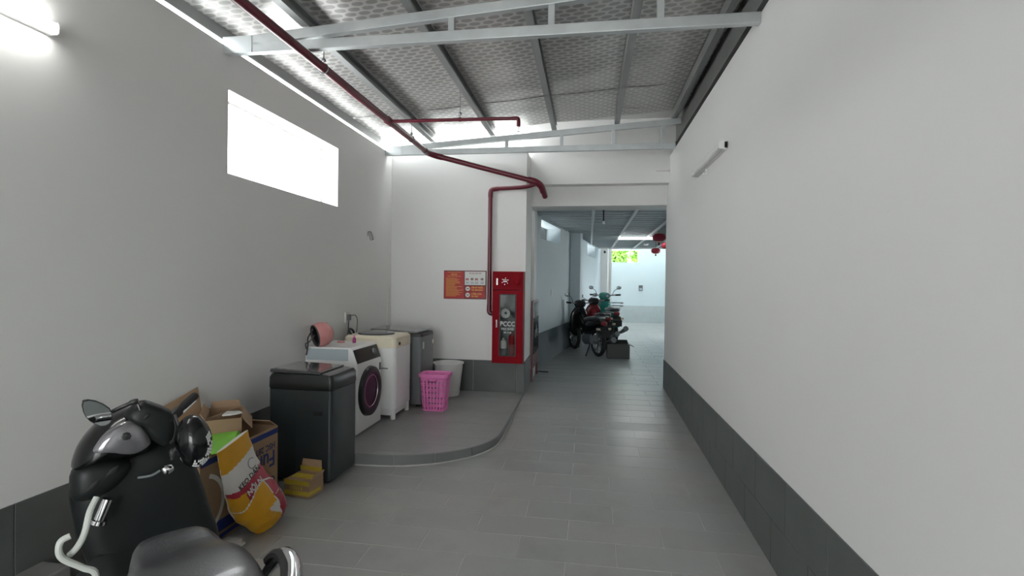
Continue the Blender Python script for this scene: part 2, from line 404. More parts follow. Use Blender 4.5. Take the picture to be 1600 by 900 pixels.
# kerb facing tiles along the curve
kc = curve[1:-1]; acc = 0; seg = [kc[0]]
def kerb_piece(pts):
    b = MB(); rings = []
    for i, p in enumerate(pts):
        a = Vector(pts[max(i - 1, 0)]); c = Vector(pts[min(i + 1, len(pts) - 1)]); d = (c - a).normalized(); n = Vector((d.y, -d.x))
        rings.append([(p[0] - n.x * .004, p[1] - n.y * .004, -.02), (p[0] + n.x * .008, p[1] + n.y * .008, -.02), (p[0] + n.x * .008, p[1] + n.y * .008, ZP - .002), (p[0] - n.x * .004, p[1] - n.y * .004, ZP + .001)])
    b.loft(rings).build('kerb_tile', M_kerb, pf, ang=50)
fine = []
for i in range(len(kc) - 1):
    a = Vector(kc[i]); b = Vector(kc[i + 1]); n = max(1, int((b - a).length / .04))
    fine += [tuple(a + (b - a) * j / n) for j in range(n)]
fine.append(kc[-1]); cur = [fine[0]]; acc = 0
for i in range(1, len(fine)):
    acc += (Vector(fine[i]) - Vector(fine[i - 1])).length; cur.append(fine[i])
    if acc > .30 and i < len(fine) - 3:
        kerb_piece(cur); cur = [tuple(Vector(fine[i]) + (Vector(fine[i + 1]) - Vector(fine[i])).normalized() * .004)]; acc = 0
kerb_piece(cur)
# mortar smear line along the foot of the kerb
b = MB()
b.tube([(p[0] + .012, p[1] - .012, fz(p[1]) + .001) for p in fine if p[1] < 5.9], .008, 5)
b.build('mortar_bead', M_grout, pf)

# --- skirtings
def skirt(name, m, pieces):
    root = None
    for i, bx in enumerate(pieces):
        if root is None:
            root = bpy.data.objects.new(name, None); COL.objects.link(root); struct(root)
        MB().box(*bx).build('skirting_tile', m, root, smooth=False, bevel=.0015, seg=1)
ps = []
y = 2.35 - .485 * 7
while y < YS - .01:
    y1 = min(y + .485, YS)
    ps.append((XR - .009, XR + .002, max(y, Y0) + .0015, y1 - .0015, .30, .575))
    if y + .2 < YS - .02: ps.append((XR - .0085, XR + .002, max(y + .2, Y0) + .0015, min(y1 + .2, YS) - .0015, fz(y) - .1, .2985))
    y = y1
skirt('baseboard_right', M_skirt, ps)
ps = []; y = Y0
while y < YB:
    y1 = min(y + .571, YB); ps.append((XL - .002, XL + .009, y + .0015, y1 - .0015, -.3, .535)); y = y1
skirt('baseboard_left', M_skirt, ps)
ps = []; x = XL + .01
while x < XP:
    x1 = min(x + .571, XP + .009); ps.append((x + .0015, x1 - .0015, YB - .009, YB + .002, .0, .575)); x = x1
ps.append((XP - .002, XP + .009, YB - .009, YS, .0, .575))
skirt('baseboard_back', M_skirt, ps)
# low ledge along the foot of the left wall
struct(MB().box(XL, XL + .17, Y0, 2.14, -.25, .20).build('trim_1', M_conc, smooth=False, bevel=.01))

# ------------------------------------------------------------------ roof
roof = bpy.data.objects.new('ceiling', None); COL.objects.link(roof); struct(roof)
RX0, RX1, RY1 = XL - .085, XR + .3, 6.46
PX = [-2.02, -1.235, -.455, .315, 1.0]
ys = [6.46, 5.55, 4.62, 3.66, 2.75, 1.8, .8, -.3, -1.4, -2.5, -3.4]
for i in range(len(ys) - 1):
    b = MB(); nx, ny = 60, 10; rows = []
    lift = .004 * (i % 2)
    for j in range(ny + 1):
        y = ys[i + 1] + (ys[i] - ys[i + 1]) * j / ny; r_ = []
        for k in range(nx + 1):
            x = RX0 + (RX1 - RX0) * k / nx
            dm = min(abs(x - q) for q in PX); sag = .012 * min(1, dm / .3) + .004 * math.sin(y * 9 + x * 3) * min(1, dm / .1)
            r_.append((x, y, roofz(x) - sag + lift))
        rows.append(r_)
    b.loft(rows, False, closed=False).build('insulation_sheet', M_foil, roof)
# opaque deck over the foil
MB().hexa([(RX0, ys[-1], roofz(RX0) + .02), (RX1, ys[-1], roofz(RX1) + .02), (RX1, RY1, roofz(RX1) + .02), (RX0, RY1, roofz(RX0) + .02),
           (RX0, ys[-1], roofz(RX0) + .05), (RX1, ys[-1], roofz(RX1) + .05), (RX1, RY1, roofz(RX1) + .05), (RX0, RY1, roofz(RX0) + .05)]).build('roof_deck', M_galvd, roof, smooth=False)
for x in PX:   # C-section purlins
    z = roofz(x) - .012; b = MB()
    b.box(x - .03, x + .03, ys[-1], 6.52, z - .004, z).box(x - .03, x - .027, ys[-1], 6.52, z - .1, z - .004).box(x - .027, x + .03, ys[-1], 6.52, z - .1, z - .096).box(x + .027, x + .03, ys[-1], 6.52, z - .096, z - .082).box(x + .027, x + .03, ys[-1], 6.52, z - .02, z - .004)
    b.build('purlin', M_galvd, roof, smooth=False)
MB().box(XL - .075, XL - .055, ys[-1], 6.36, 3.368, roofz(XL) - .01).build('eave_strip_added', M_galvd, roof, smooth=False)  # added strip that stops eave daylight, leaving a thin bright slit
MB().box(XR - .01, XR + .09, Y0, 6.7, 3.34, 3.36).box(XR + .05, XR + .07, Y0, 6.7, 3.36, 3.62).build('wall_flashing', M_conc, roof, smooth=False)

def truss(y, label, posts, hb=.07):
    t = thing('roof_truss', label, 'truss', (0, y, 0), group='steel roof trusses')
    zb = 3.235
    b = MB(); b.bar((XL, 0, zb + hb / 2), (XR + (.0 if y < 5 else -.03), 0, zb + hb / 2), .05, hb); b.build('bottom_chord', M_galv, t, smooth=False, bevel=.004)
    b = MB(); za = lambda x: roofz(x) - .165
    b.bar((XL, .0, za(XL) + .005), (XR + .03, .0, za(XR + .03)), .05, .07); b.build('top_chord', M_galv, t, smooth=False, bevel=.004)
    for x in posts:
        MB().box(x - .022, x + .022, -.02, .02, zb + hb - .005, za(x) - .02).build('web_post', M_galv, t, smooth=False, bevel=.003)
    MB().box(XL - .01, XL + .22, -.03, -.026, zb, zb + .12).build('end_plate', M_galv, t, smooth=False)
    return t
truss(3.41, 'galvanised steel roof truss crossing overhead nearest the viewer', [-.95, -.27, .43])
truss(6.40, 'galvanised steel roof truss close to the back wall', [-1.05, -.36, .27, .86])

# ------------------------------------------------------------------ passage beyond the opening
cf = struct(MB().box(-1.4, 3.4, YS, 20.5, -.2, ZC - .004).build('floor_passage', M_grout, smooth=False))
b = MB(); y = YS; k = 0
while y < 19.6:
    x = -1.4 + (.3 if k % 2 else 0) - .3
    while x < 3.4:
        b.box(max(x, -1.4) + .002, min(x + .6, 3.4) - .002, y + .002, y + .248, ZC - .006, ZC + random.uniform(-.0006, .0006)); x += .6
    y += .25; k += 1
o = b.build('passage_tiles', M_cfloor, cf, smooth=False); o['kind'] = 'stuff'
ca = math.atan(.145)
Lw = 10.6
def cw(s, n=0.): # point on the angled passage wall, s metres from its start, n metres out into the passage
    return Vector((-1.03 + s * math.sin(ca) + n * math.cos(ca), 7.3 + s * math.cos(ca) - n * math.sin(ca), 0))
# wall local x runs from far end back to the start so that its face looks into the passage
sv_ = lambda y: (y - 7.3) / math.cos(ca)
vent_s = [(sv_(8.75), sv_(10.39)), (sv_(14.03), sv_(15.58))]
end = cw(Lw)
wc = struct(wall_holes('wall_passage_left', M_bluewall, Lw, 0, 2.74, .38, [(Lw - b_, Lw - a_, 2.365, 2.69) for a_, b_ in vent_s], (end.x, end.y, 0), -PI / 2 - ca))
for (a_, b_), nm in zip(vent_s, ('window_2', 'window_3')):
    root = bpy.data.objects.new(nm, None); COL.objects.link(root); struct(root)
    p = cw(a_); root.location = (p.x, p.y, 2.365); root.rotation_euler = (0, 0, PI / 2 - ca)
    W = b_ - a_; H = .325
    MB().box(0, W, .29, .33, 0, .02).box(0, W, .29, .33, H - .02, H).box(0, .02, .29, .33, 0, H).box(W - .02, W, .29, .33, 0, H).build('vent_frame', M_grey, root, smooth=False)
    for j in range(8):
        z = .03 + j * .037
        MB().hexa([(.02, .285, z + .032), (W - .02, .285, z + .032), (W - .02, .33, z - .006), (.02, .33, z - .006), (.02, .285, z + .036), (W - .02, .285, z + .036), (W - .02, .33, z - .002), (.02, .33, z - .002)]).build('slat', M_grey, root, smooth=False)
# piers
def pier(s, w, name, m):
    b = MB(); P = [cw(s, 0), cw(s, .22), cw(s + w, .22), cw(s + w, 0)]
    b.loft([[(p.x, p.y, 0) for p in P], [(p.x, p.y, 2.74) for p in P]]); return struct(b.build(name, m, smooth=False))
pier(sv_(11.55), .3, 'wall_pier', M_bluewall)
pier(sv_(17.0), .3, 'wall_pier_far', M_wall)
# skirting of the passage
b = MB()
for a_, e_ in ((.0, sv_(11.55)), (sv_(11.55) + .3, sv_(17.))):
    P = [cw(a_, -.01), cw(a_, .01), cw(e_, .01), cw(e_, -.01)]
    b.loft([[(p.x, p.y, 0) for p in P], [(p.x, p.y, .745) for p in P]])
P = [cw(sv_(11.55) - .01, 0), cw(sv_(11.55) - .01, .23), cw(sv_(11.55) + .31, .23), cw(sv_(11.55) + .31, 0)]
b.loft([[(p.x, p.y, 0) for p in P], [(p.x, p.y, .745) for p in P]])
struct(b.build('baseboard_passage', M_skirt2, smooth=False))
# far yard, its walls raised beyond view to cut the sky light
YF = 19.5
wf = struct(wall_holes('wall_far', M_farwall, 3.9, 0, 5.6, .25, [(4.2 - 1.80, 4.2 - .715, 2.41, 2.86)], (4.2, YF, 0), PI))
struct(MB().box(.3, 4.2, YF - .012, YF, .1, .80).build('baseboard_far', mat('pale_grey_skirting', (.50, .55, .56, 1), .6), smooth=False))
struct(MB().box(.30, .74, 17.35, YF, 0, 5.6).build('wall_yard_left', M_wall, smooth=False))
struct(MB().box(3.4, 3.6, YS, 13.6, 0, 5.6).box(3.4, 3.6, 14.8, YF + .2, 0, 5.6).box(3.4, 3.6, 13.6, 14.8, 2.2, 5.6).build('wall_passage_right', M_bluewall, smooth=False))  # wall out of view; doorway gap added to let daylight in
struct(MB().box(3.4, 9.0, 7.0, 20.5, -.2, ZC - .01).build('side_yard_ground', M_street, smooth=False))
struct(MB().box(XR + .24, 3.4, YS - .1, YS + .05, -.2, 2.8).build('wall_passage_front', M_bluewall, smooth=False))
struct(MB().box(-1.5, 3.6, 16.2, 16.4, 3.0, 5.6).build('wall_yard_front_added', M_wall, smooth=False))  # added above the passage end so the far wall meets less sky
struct(MB().box(-.2, .3, 16.4, YF, 2.74, 5.6).build('wall_yard_left_added', M_wall, smooth=False))  # upper side wall added to narrow the sky over the yard
struct(MB().box(-.2, 3.6, 16.4, 17.7, 5.5, 5.6).build('ceiling_yard_added', M_wall, smooth=False))  # unseen cover added to dim the far wall
# passage ceiling: soffit, ribbed metal strips, white runner rails
c2 = struct(MB().box(-1.5, 3.6, 7.55, 16.4, 2.745, 3.1).build('ceiling_passage', M_ceil2, smooth=False))
y = 7.62
while y < 16.3:
    MB().hexa([(-1.4, y, 2.72), (3.4, y, 2.72), (3.4, y + .19, 2.735), (-1.4, y + .19, 2.735), (-1.4, y, 2.746), (3.4, y, 2.746), (3.4, y + .19, 2.746), (-1.4, y + .19, 2.746)]).build('ceiling_strip', M_ceil2, c2, smooth=False)
    y += .3
for x in (.055, .69, 1.34, 1.98):
    MB().box(x - .022, x + .022, 7.56, 16.4, 2.692, 2.722).build('ceiling_rail', M_tbar, c2, smooth=False)
MB().box(-1.4, 3.4, 16.3, 16.42, 2.70, 2.9).build('ceiling_edge', M_wall, c2, smooth=False)

# trees outside the far wall
def tree(x, y, h, r, label, ml, seed):
    rnd = random.Random(seed)
    t = thing('garden_tree', label, 'tree', (x, y, 0), group='trees seen through the far window')
    MB().tube(smoothpath([(0, 0, 0), (.05, .02, h * .4), (-.03, .05, h * .8)], 5), [.09 - .0045 * i for i in range(11)], 8).build('trunk', M_bark, t)
    b = MB()
    for i in range(900):
        while True:
            p = Vector((rnd.uniform(-1, 1), rnd.uniform(-1, 1), rnd.uniform(-1, 1)))
            if p.length < 1: break
        c = Vector((p.x * r, p.y * r * .7, h * .82 + p.z * r * .9)); a = Vector((rnd.gauss(0, 1), rnd.gauss(0, 1), rnd.gauss(0, 1))).normalized()
        s_ = a.cross(Vector((rnd.gauss(0, 1), rnd.gauss(0, 1), rnd.gauss(0, 1)))).normalized(); L_ = rnd.uniform(.07, .13)
        b.add([c - a * L_, c + s_ * L_ * .4, c + a * L_, c - s_ * L_ * .4], [(0, 1, 2, 3)], rnd.choice((0, 0, 1)))
    o = b.build('crown', [ml, M_leaf2], t, smooth=False); o['kind'] = 'stuff'
tree(1.05, 21.2, 3.35, .55, 'leafy green tree behind the left half of the far window', M_leaf, 1)
tree(2.2, 21.6, 3.35, .56, 'leafy yellow-green tree behind the right half of the far window', M_leaf, 2)
struct(MB().box(-6, 8, 20.5, 40, -.3, .05).build('garden_ground', M_leaf, smooth=False))

# ------------------------------------------------------------------ lamps
def batten(name, label, loc, rz, L, lit, group=None):
    """wall batten: local x along the length, local +y out of the wall"""
    t = thing(name, label, 'light', loc, rz, group)
    MB().box(0, L, 0, .028, -.028, .028).build('housing', M_whitep, t, smooth=False, bevel=.004)
    for x in (0, L - .012): MB().box(x, x + .012, .0, .062, -.03, .03).build('end_cap', M_whitep, t, smooth=False, bevel=.004)
    MB().tube([(.012, .045, 0), (L - .012, .045, 0)], .027, 14).build('tube', M_tube_on if lit else M_whitep, t)
    return t
batten('tube_light', 'lit white fluorescent tube light on the left wall', (XL, 2.165, 2.812), -PI / 2, 1.2, True)
t = batten('tube_light', 'unlit white batten light on the right wall', (XR, 4.12, 2.675), PI / 2, 1.08, False)
MB().tube([(.72, .0, -.028), (.72, .0, -.07), (.74, .03, -.07)], .012, 8).build('cable_gland', M_whitep, t)
t = thing('tube_light', 'lit white tube light on the passage ceiling', 'light', (.66, 12.3, 2.70))
MB().box(0, 1.0, -.03, .03, -.01, .02).build('housing', M_whitep, t, smooth=False)
MB().tube([(.02, 0, -.03), (.98, 0, -.03)], .02, 10).build('tube', M_tube_on, t)
t = thing('pendant_bulb', 'black stick pendant bulb hanging from passage ceiling', 'light', (.203, 7.78, 2.735))
MB().lathe([(.0, 0), (.055, 0), (.05, -.02), (.012, -.03), (.0, -.03)], 16).build('ceiling_rose', M_black, t)
MB().tube([(0, 0, -.03), (0, 0, -.2)], .012, 8).build('stem', M_black, t)
MB().lathe([(.0, -.2), (.014, -.2), (.022, -.225), (.018, -.245), (0, -.25)], 12).build('bulb', M_whitep, t)

# ------------------------------------------------------------------ sprinkler pipework
pipe = thing('sprinkler_pipe', 'dark red sprinkler main pipe running under the roof to the back wall', 'pipe')
mainpath = [(-2.0, Y0, 3.195), (-2.0, 3.0, 3.195), (-2.0, 6.05, 3.20)]
MB().tube(mainpath, .033, 16).build('main_run', M_red, pipe)
MB().tube(smoothpath([(-2.0, 6.0, 3.20), (-2.0, 6.13, 3.198), (-1.93, 6.21, 3.18), (-1.84, 6.24, 3.16)], 6), .038, 16).build('elbow', M_red, pipe)
MB().tube([(-1.88, 6.23, 3.168), (-.72, 6.43, 2.885)], .033, 16).build('diagonal_run', M_red, pipe)
MB().tube(smoothpath([(-.78, 6.42, 2.90), (-.68, 6.44, 2.873), (-.62, 6.5, 2.83), (-.60, 6.6, 2.78)], 6), .042, 16).build('elbow', M_red, pipe)
MB().tube([(-.60, 6.56, 2.80), (-.585, 6.72, 2.735)], .036, 14).build('open_stub', M_red, pipe)
for y in (2.4, 4.9):
    MB().tube([(-2.0, y - .05, 3.197), (-2.0, y + .05, 3.197)], .041, 16).build('coupling', M_red, pipe)
# hydrant drop
MB().tube(smoothpath([(-.66, 6.46, 2.86), (-.8, 6.48, 2.825), (-.95, 6.5, 2.815), (-1.2, 6.53, 2.812)], 5), .027, 14).build('lower_branch', M_red, pipe)
MB().tube(smoothpath([(-1.17, 6.53, 2.812), (-1.255, 6.53, 2.80), (-1.275, 6.53, 2.76), (-1.277, 6.53, 2.7)], 6), .031, 14).build('elbow', M_red, pipe)
MB().tube([(-1.277, 6.53, 2.72), (-1.277, 6.53, 1.27)], .027, 14).build('drop_pipe', M_red, pipe)
MB().tube(smoothpath([(-1.277, 6.53, 1.31), (-1.277, 6.53, 1.23), (-1.26, 6.53, 1.20), (-1.214, 6.53, 1.195)], 6), .03, 14).build('elbow', M_red, pipe)
# sprinkler branch with head
MB().tube([(-2.0, 4.9, 3.197), (-.73, 4.95, 3.20)], .017, 12).build('sprinkler_branch', M_red, pipe)
MB().tube(smoothpath([(-.76, 4.95, 3.20), (-.71, 4.952, 3.197), (-.70, 4.953, 3.17), (-.70, 4.953, 3.12)], 6), .019, 12).build('elbow', M_red, pipe)
hd_ = MB().lathe([(.0, 0), (.011, 0), (.011, -.02), (.005, -.03), (.005, -.045), (.016, -.047), (.016, -.05), (0, -.05)], 12, (-.70, 4.953, 3.12)).build('sprinkler_head', M_chrome, pipe)
for (x, y, z) in ((-2.0, 3.62, 3.195), (-2.0, 5.55, 3.2), (-1.28, 4.93, 3.2), (-2.0, 1.4, 3.195)):
    hg = MB().tube([(x, y, z + .03), (x, y, roofz(x) - .01)], .004, 6).build('hanger_rod', M_steel, pipe)
    MB().lathe([(.014, -.012), (.018, 0), (.014, .012)], 8, (x, y, z + .06)).build('hanger_nut', M_steel, hg)
    rr = .037 if x == -2.0 else .021
    MB().tube([(x + rr * math.sin(a), y, z + rr * math.cos(a)) for a in [2 * PI * k / 14 for k in range(15)]], .004, 5, cap=False).build('pipe_clamp', M_steel, hg)

# ------------------------------------------------------------------ safety notice on the back wall
N_ = Vector((0, -1, 0)); RT = (1, 0, 0); UP = (0, 0, 1)
YP = YB - .003
po = thing('fire_safety_notice', 'red fire safety notice board with white instruction panel on the back wall', 'sign', (-1.905, YP, 1.375))
W, H = .575, .375
MB().box(0, W, -.006, .002, 0, H).build('board', M_posterdk, po, smooth=False)
MB().box(.008, .275, -.0075, -.005, .008, H - .012).build('rules_panel', M_posterred, po, smooth=False)
wp = MB().box(.285, W - .012, -.0075, -.005, .185, H - .012).build('instruction_panel', M_posterw, po, smooth=False)
for z0, z1 in ((.102, .172), (.014, .094)):
    MB().box(.290, W - .014, -.0075, -.005, z0, z1).build('warning_panel', M_posterred, po, smooth=False)
text('TIÊU LỆNH CHỮA CHÁY', .024, M_crim, po, (.425, -.008, .330), RT, UP, .0004, 'CENTER', .62)
text('NỘI QUY', .026, M_postery, po, (.14, -.008, .315), RT, UP, .0005, 'CENTER', .8)
text('CỘNG HÒA XÃ HỘI CHỦ NGHĨA VIỆT NAM', .013, M_postery, po, (.14, -.008, .348), RT, UP, 0, 'CENTER', .7)
text('PHÒNG CHÁY VÀ CHỮA CHÁY', .017, M_postery, po, (.14, -.008, .294), RT, UP, .0002, 'CENTER', .75)
rn = random.Random(3)
for k in range(16):
    z = .270 - k * .0155
    MB().box(.03, .03 + rn.uniform(.12, .235), -.0082, -.007, z, z + .0045).build('print_line', M_postery, po, smooth=False)
for zc, l1, l2 in ((.137, 'CẤM HÚT THUỐC', 'NO SMOKING'), (.054, 'CẤM LỬA', 'NO FIRE')):
    MB().lathe([(0, 0), (.029, 0), (.029, .0015), (0, .0015)], 20, (.327, -.0092, zc), (0, 1, 0)).build('warning_roundel', M_posterw, po)
    MB().box(.313, .341, -.0102, -.009, zc - .006, zc + .006).build('pictogram', M_black, po, smooth=False)
    text(l1, .031, M_postery, po, (.372, -.008, zc + .005), RT, UP, .0006, 'LEFT', .62 if len(l1) > 8 else 1.05)
    text(l2, .026, M_postery, po, (.378, -.008, zc - .026), RT, UP, .0006, 'LEFT', .9)
for j, (cx, mm) in enumerate(((.320, M_crim), (.385, M_black), (.445, M_crim), (.520, M_ink))):
    for q in range(3):
        MB().box(cx - .02 + q * .013, cx - .01 + q * .013, -.0082, -.007, .245 + .006 * ((q + j) % 2), .275 + .008 * ((q * j) % 2)).build('picture_print', mm if q != 1 else M_crim, po, smooth=False)
    for q in range(3):
        MB().box(cx - .022, cx + .022, -.0082, -.007, .205 + q * .009, .208 + q * .009).build('print_line', M_ink, po, smooth=False)

# ------------------------------------------------------------------ hydrant cabinet
cb = thing('fire_hose_cabinet', 'red fire hose cabinet with glazed door on the back wall', 'cabinet', (-1.215, YB - .18, .57))
W, H, D = .395, 1.17, .18
MB().box(0, W, .02, D, 0, .012).box(0, W, .02, D, H - .012, H).box(0, .012, .02, D, .012, H - .012).box(W - .012, W, .02, D, .012, H - .012).build('cabinet_body', M_cabred, cb, smooth=False)
MB().box(.012, W - .012, D - .008, D, .012, H - .012).build('back_panel', M_grey, cb, smooth=False)
MB().box(0, W, 0, .02, H - .235, H).build('alarm_panel', M_cabred, cb, smooth=False, bevel=.003)
wx0, wx1, wz0, wz1 = .10, .30, .10, .875
dr = MB().box(.002, wx0, 0, .018, .002, H - .24).box(wx1, W - .002, 0, .018, .002, H - .24).box(wx0, wx1, 0, .018, .002, wz0).box(wx0, wx1, 0, .018, wz1, H - .24).build('door', M_cabred, cb, smooth=False)
MB().box(wx0 - .008, wx0 + .004, -.004, .004, wz0 - .008, wz1 + .008).box(wx1 - .004, wx1 + .008, -.004, .004, wz0 - .008, wz1 + .008).box(wx0 + .004, wx1 - .004, -.004, .004, wz0 - .008, wz0 + .004).box(wx0 + .004, wx1 - .004, -.004, .004, wz1 - .004, wz1 + .008).build('window_gasket', M_black, dr, smooth=False)
MB().box(wx0, wx1, .006, .009, wz0, wz1).build('door_pane', M_glass, dr, smooth=False)
MB().box(.048, .068, -.008, 0, .455, .555).build('latch', M_chrome, dr, smooth=False, bevel=.004)
MB().box(.048, .072, -.008, 0, H - .175, H - .085).build('panel_lock', M_chrome, cb, smooth=False, bevel=.004)
ap = MB().lathe([(0, 0), (.062, 0), (.062, .012), (.05, .018), (0, .018)], 24, (.165, 0, H - .125), (0, -1, 0)).build('alarm_bell', M_cabred, cb)
for q in range(6):
    a = q * PI / 3 + .4
    MB().lathe([(0, .018), (.006, .018), (.006, .021), (0, .021)], 8, (.165 + .04 * math.cos(a), 0, H - .125 + .04 * math.sin(a)), (0, -1, 0)).build('bolt', M_chrome, ap)
MB().box(.14, .19, -.0195, -.018, H - .135, H - .122).box(.14, .185, -.0195, -.018, H - .112, H - .104).build('bell_print', M_posterw, ap, smooth=False)
MB().lathe([(0, 0), (.05, 0), (.05, .02), (.036, .026), (.03, .022), (.03, .038), (0, .04)], 20, (.315, 0, H - .125), (0, -1, 0)).build('push_button', M_cabred, cb)
text('PCCC', .085, M_posterw, dr, (.2, .004, .475), RT, UP, .002, 'CENTER', .86)
text('FIRE HOSE', .040, M_posterw, dr, (.2, .004, .425), RT, UP, .0008, 'CENTER', .86)
text('M-114', .036, M_posterw, dr, (.2, .004, .382), RT, UP, .0008, 'CENTER', 1.05)
ex = thing('fire_extinguisher', 'red fire extinguisher standing inside the hose cabinet', 'extinguisher', (-1.215 + .255, YB - .18 + .10, .583))
MB().lathe([(0, 0), (.05, 0), (.055, .02), (.055, .30), (.045, .34), (.02, .36), (.02, .38), (0, .38)], 20).build('cylinder', M_cabred, ex)
MB().box(-.05, .03, -.012, .012, .38, .40).build('lever', M_black, ex, smooth=False)
ex = thing('fire_extinguisher', 'silver banded extinguisher standing inside the hose cabinet', 'extinguisher', (-1.215 + .135, YB - .18 + .09, .583))
MB().lathe([(0, 0), (.04, 0), (.045, .02), (.045, .24), (.035, .27), (.015, .28), (.015, .3), (0, .3)], 20).build('cylinder', M_whitep, ex)
MB().lathe([(.046, .06), (.0465, .06), (.0465, .17), (.046, .17)], 20, cap=False).build('label_band', M_grey, ex)
hs = thing('hose_coil', 'coiled grey fire hose hanging inside the cabinet', 'hose', (-1.215 + .16, YB - .18 + .10, .56 + .645))
for k in range(3):
    rr = .055 - k * .014
    MB().tube([(rr * math.cos(a), -.03 + k * .012, rr * math.sin(a)) for a in [2 * PI * q / 20 for q in range(21)]], .009, 8, cap=False).build('hose_turn', M_whitep, hs)

# red notice stand edge-on beside the pier
st = thing('notice_stand', 'tall red notice stand seen edge-on at the passage entrance', 'stand', (-.775, 7.27, ZC))
MB().box(-.03, -.006, 0, .78, .19, 1.17).build('back_board', M_posterdk, st, smooth=False, bevel=.003)
MB().box(-.006, .0, .02, .76, .93, 1.15).build('glossy_top_panel', mat('glossy_white_panel', (.62, .6, .6, 1), .1, coat=.6), st, smooth=False)
MB().box(-.006, .002, .06, .76, .40, .92).build('black_picture_panel', M_gloss, st, smooth=False)
for q in range(3): MB().box(.002, .004, .22 + .12 * q, .34 + .12 * q, .62 + .06 * (q % 2), .74 + .06 * (q % 2)).build('pinned_card', M_grey, st, smooth=False)
for y in (0, .74): MB().box(-.034, -.004, y, y + .045, 0, .19).build('leg', M_posterdk, st, smooth=False)
MB().bar((-.02, .70, .05), (.16, .78, .03), .03, .015).build('foot_bar', M_black, st, smooth=False)

# ------------------------------------------------------------------ laundry machines
def rr_loft(levels, r, n=6):
    """levels: (z, x0, x1, y0, y1) rounded rectangles"""
    return [[(x, y, z) for x, y in rrect(x0, x1, y0, y1, r, n)] for z, x0, x1, y0, y1 in levels]
# dark top loader on the lower floor
dm = thing('washing_machine', 'black top-loading washing machine with smoked lid in front of the platform', 'washing machine', (-2.40, 3.57, fz(3.75)))
W, D = .515, .415
MB().loft(rr_loft([(.03, 0, W, 0, D), (.70, 0, W, 0, D)], .028)).build('body', M_darkm, dm)
MB().loft(rr_loft([(.702, .0, W, .0, D), (.72, -.004, W + .004, -.004, D + .004), (.79, -.002, W + .004, -.002, D + .002), (.815, .01, W - .01, .008, D - .008)], .03)).build('top_housing', M_mgloss, dm)
ld = MB().hexa([(-.0, .015, .822), (W - .10, .015, .815), (W - .10, D - .015, .815), (-.0, D - .015, .822), (-.0, .015, .852), (W - .10, .015, .838), (W - .10, D - .015, .838), (-.0, D - .015, .852)]).build('lid', M_smoke, dm, smooth=False, bevel=.008)
MB().hexa([(.02, .04, .8525), (W - .13, .04, .8395), (W - .13, D - .04, .8395), (.02, D - .04, .8525), (.02, .04, .8535), (W - .13, .04, .8405), (W - .13, D - .04, .8405), (.02, D - .04, .8535)]).build('lid_glass', mat('lid_glass_sheet', (.16, .16, .16, 1), .09, coat=1.), ld, smooth=False)
MB().hexa([(W - .085, .02, .812), (W - .012, .02, .805), (W - .012, D - .02, .805), (W - .085, D - .02, .812), (W - .085, .02, .826), (W - .012, .02, .812), (W - .012, D - .02, .812), (W - .085, D - .02, .826)]).build('control_strip', M_smoke, dm, smooth=False)
MB().loft([[(x, -.002, z) for x, z in rrect(.37, .445, .515, .545, .012, 4)], [(x, .002, z) for x, z in rrect(.37, .445, .515, .545, .012, 4)]]).build('hand_grip', M_black, dm)
for x in (.06, W - .06):
    for y in (.06, D - .06): MB().lathe([(0, 0), (.025, 0), (.022, .035), (0, .035)], 12, (x, y, 0)).build('foot', M_rubber, dm)
for x in (.12, .22): MB().box(x, x + .012, -.001, .002, .06, .66).build('side_rib', M_darkm, dm, smooth=False)

# white front loader
fm = thing('washing_machine', 'white front-loading washing machine with round black door', 'washing machine', (-2.60, 4.42, ZP))
W, D, H = .515, .55, .815
prof = [(0, .012), (W - .004, .012), (W, .03), (W, .64), (W - .006, .66), (W - .055, .795), (W - .075, H), (0, H)]
MB().loft([[(x, 0.0, z) for x, z in prof], [(x, D, z) for x, z in prof]]).build('body', M_white, fm, bevel=.008)
def frontp(y, t, out=.004):  # point on the sloped control face
    x = W - .006 + (-.049) * t; z = .66 + .135 * t; return (x + out, y, z + out * .36)
MB().loft([[frontp(.018, .04, -.002), frontp(D - .012, .04, -.002), frontp(D - .012, .96, -.002), frontp(.018, .96, -.002)],
           [frontp(.018, .04), frontp(D - .012, .04), frontp(D - .012, .96), frontp(.018, .96)]]).build('control_panel', M_mgloss, fm, smooth=False)
c = Vector(frontp(D * .77, .52)); nn = Vector((.94, 0, .34)).normalized()
MB().lathe([(0, 0), (.032, 0), (.030, .014), (.022, .018), (0, .018)], 20, c, nn).build('program_dial', M_grey, fm)
MB().box(W - .005, W + .006, D - .055, D - .028, .535, .61).build('drawer_grip', M_black, fm, smooth=False, bevel=.004)
dr = MB().lathe([(.15, .008), (.16, .03), (.20, .038), (.232, .030), (.24, .0), (.2, -.01), (.15, -.01)], 48, (W, D * .47, .375), (1, 0, 0), cap=False).build('door_ring', M_mgloss, fm)
MB().lathe([(.155, .016), (.13, .020), (.08, -.004), (.0, -.02)], 40, (W, D * .47, .375), (1, 0, 0)).build('door_glass', M_doorglass, dr)
MB().tube([(W + .022, D * .47 + .15 * math.cos(a), .375 + .15 * math.sin(a)) for a in [2 * PI * q / 36 for q in range(37)]], .005, 6, cap=False).build('glass_rim', M_chrome, dr)
MB().box(.012, W - .09, -.0015, .001, .695, .80).build('side_film', M_film, fm, smooth=False)
for x in (.05, W - .05):
    for y in (.05, D - .05): MB().lathe([(0, 0), (.022, 0), (.018, .014), (0, .014)], 10, (x, y, 0)).build('foot', M_rubber, fm)

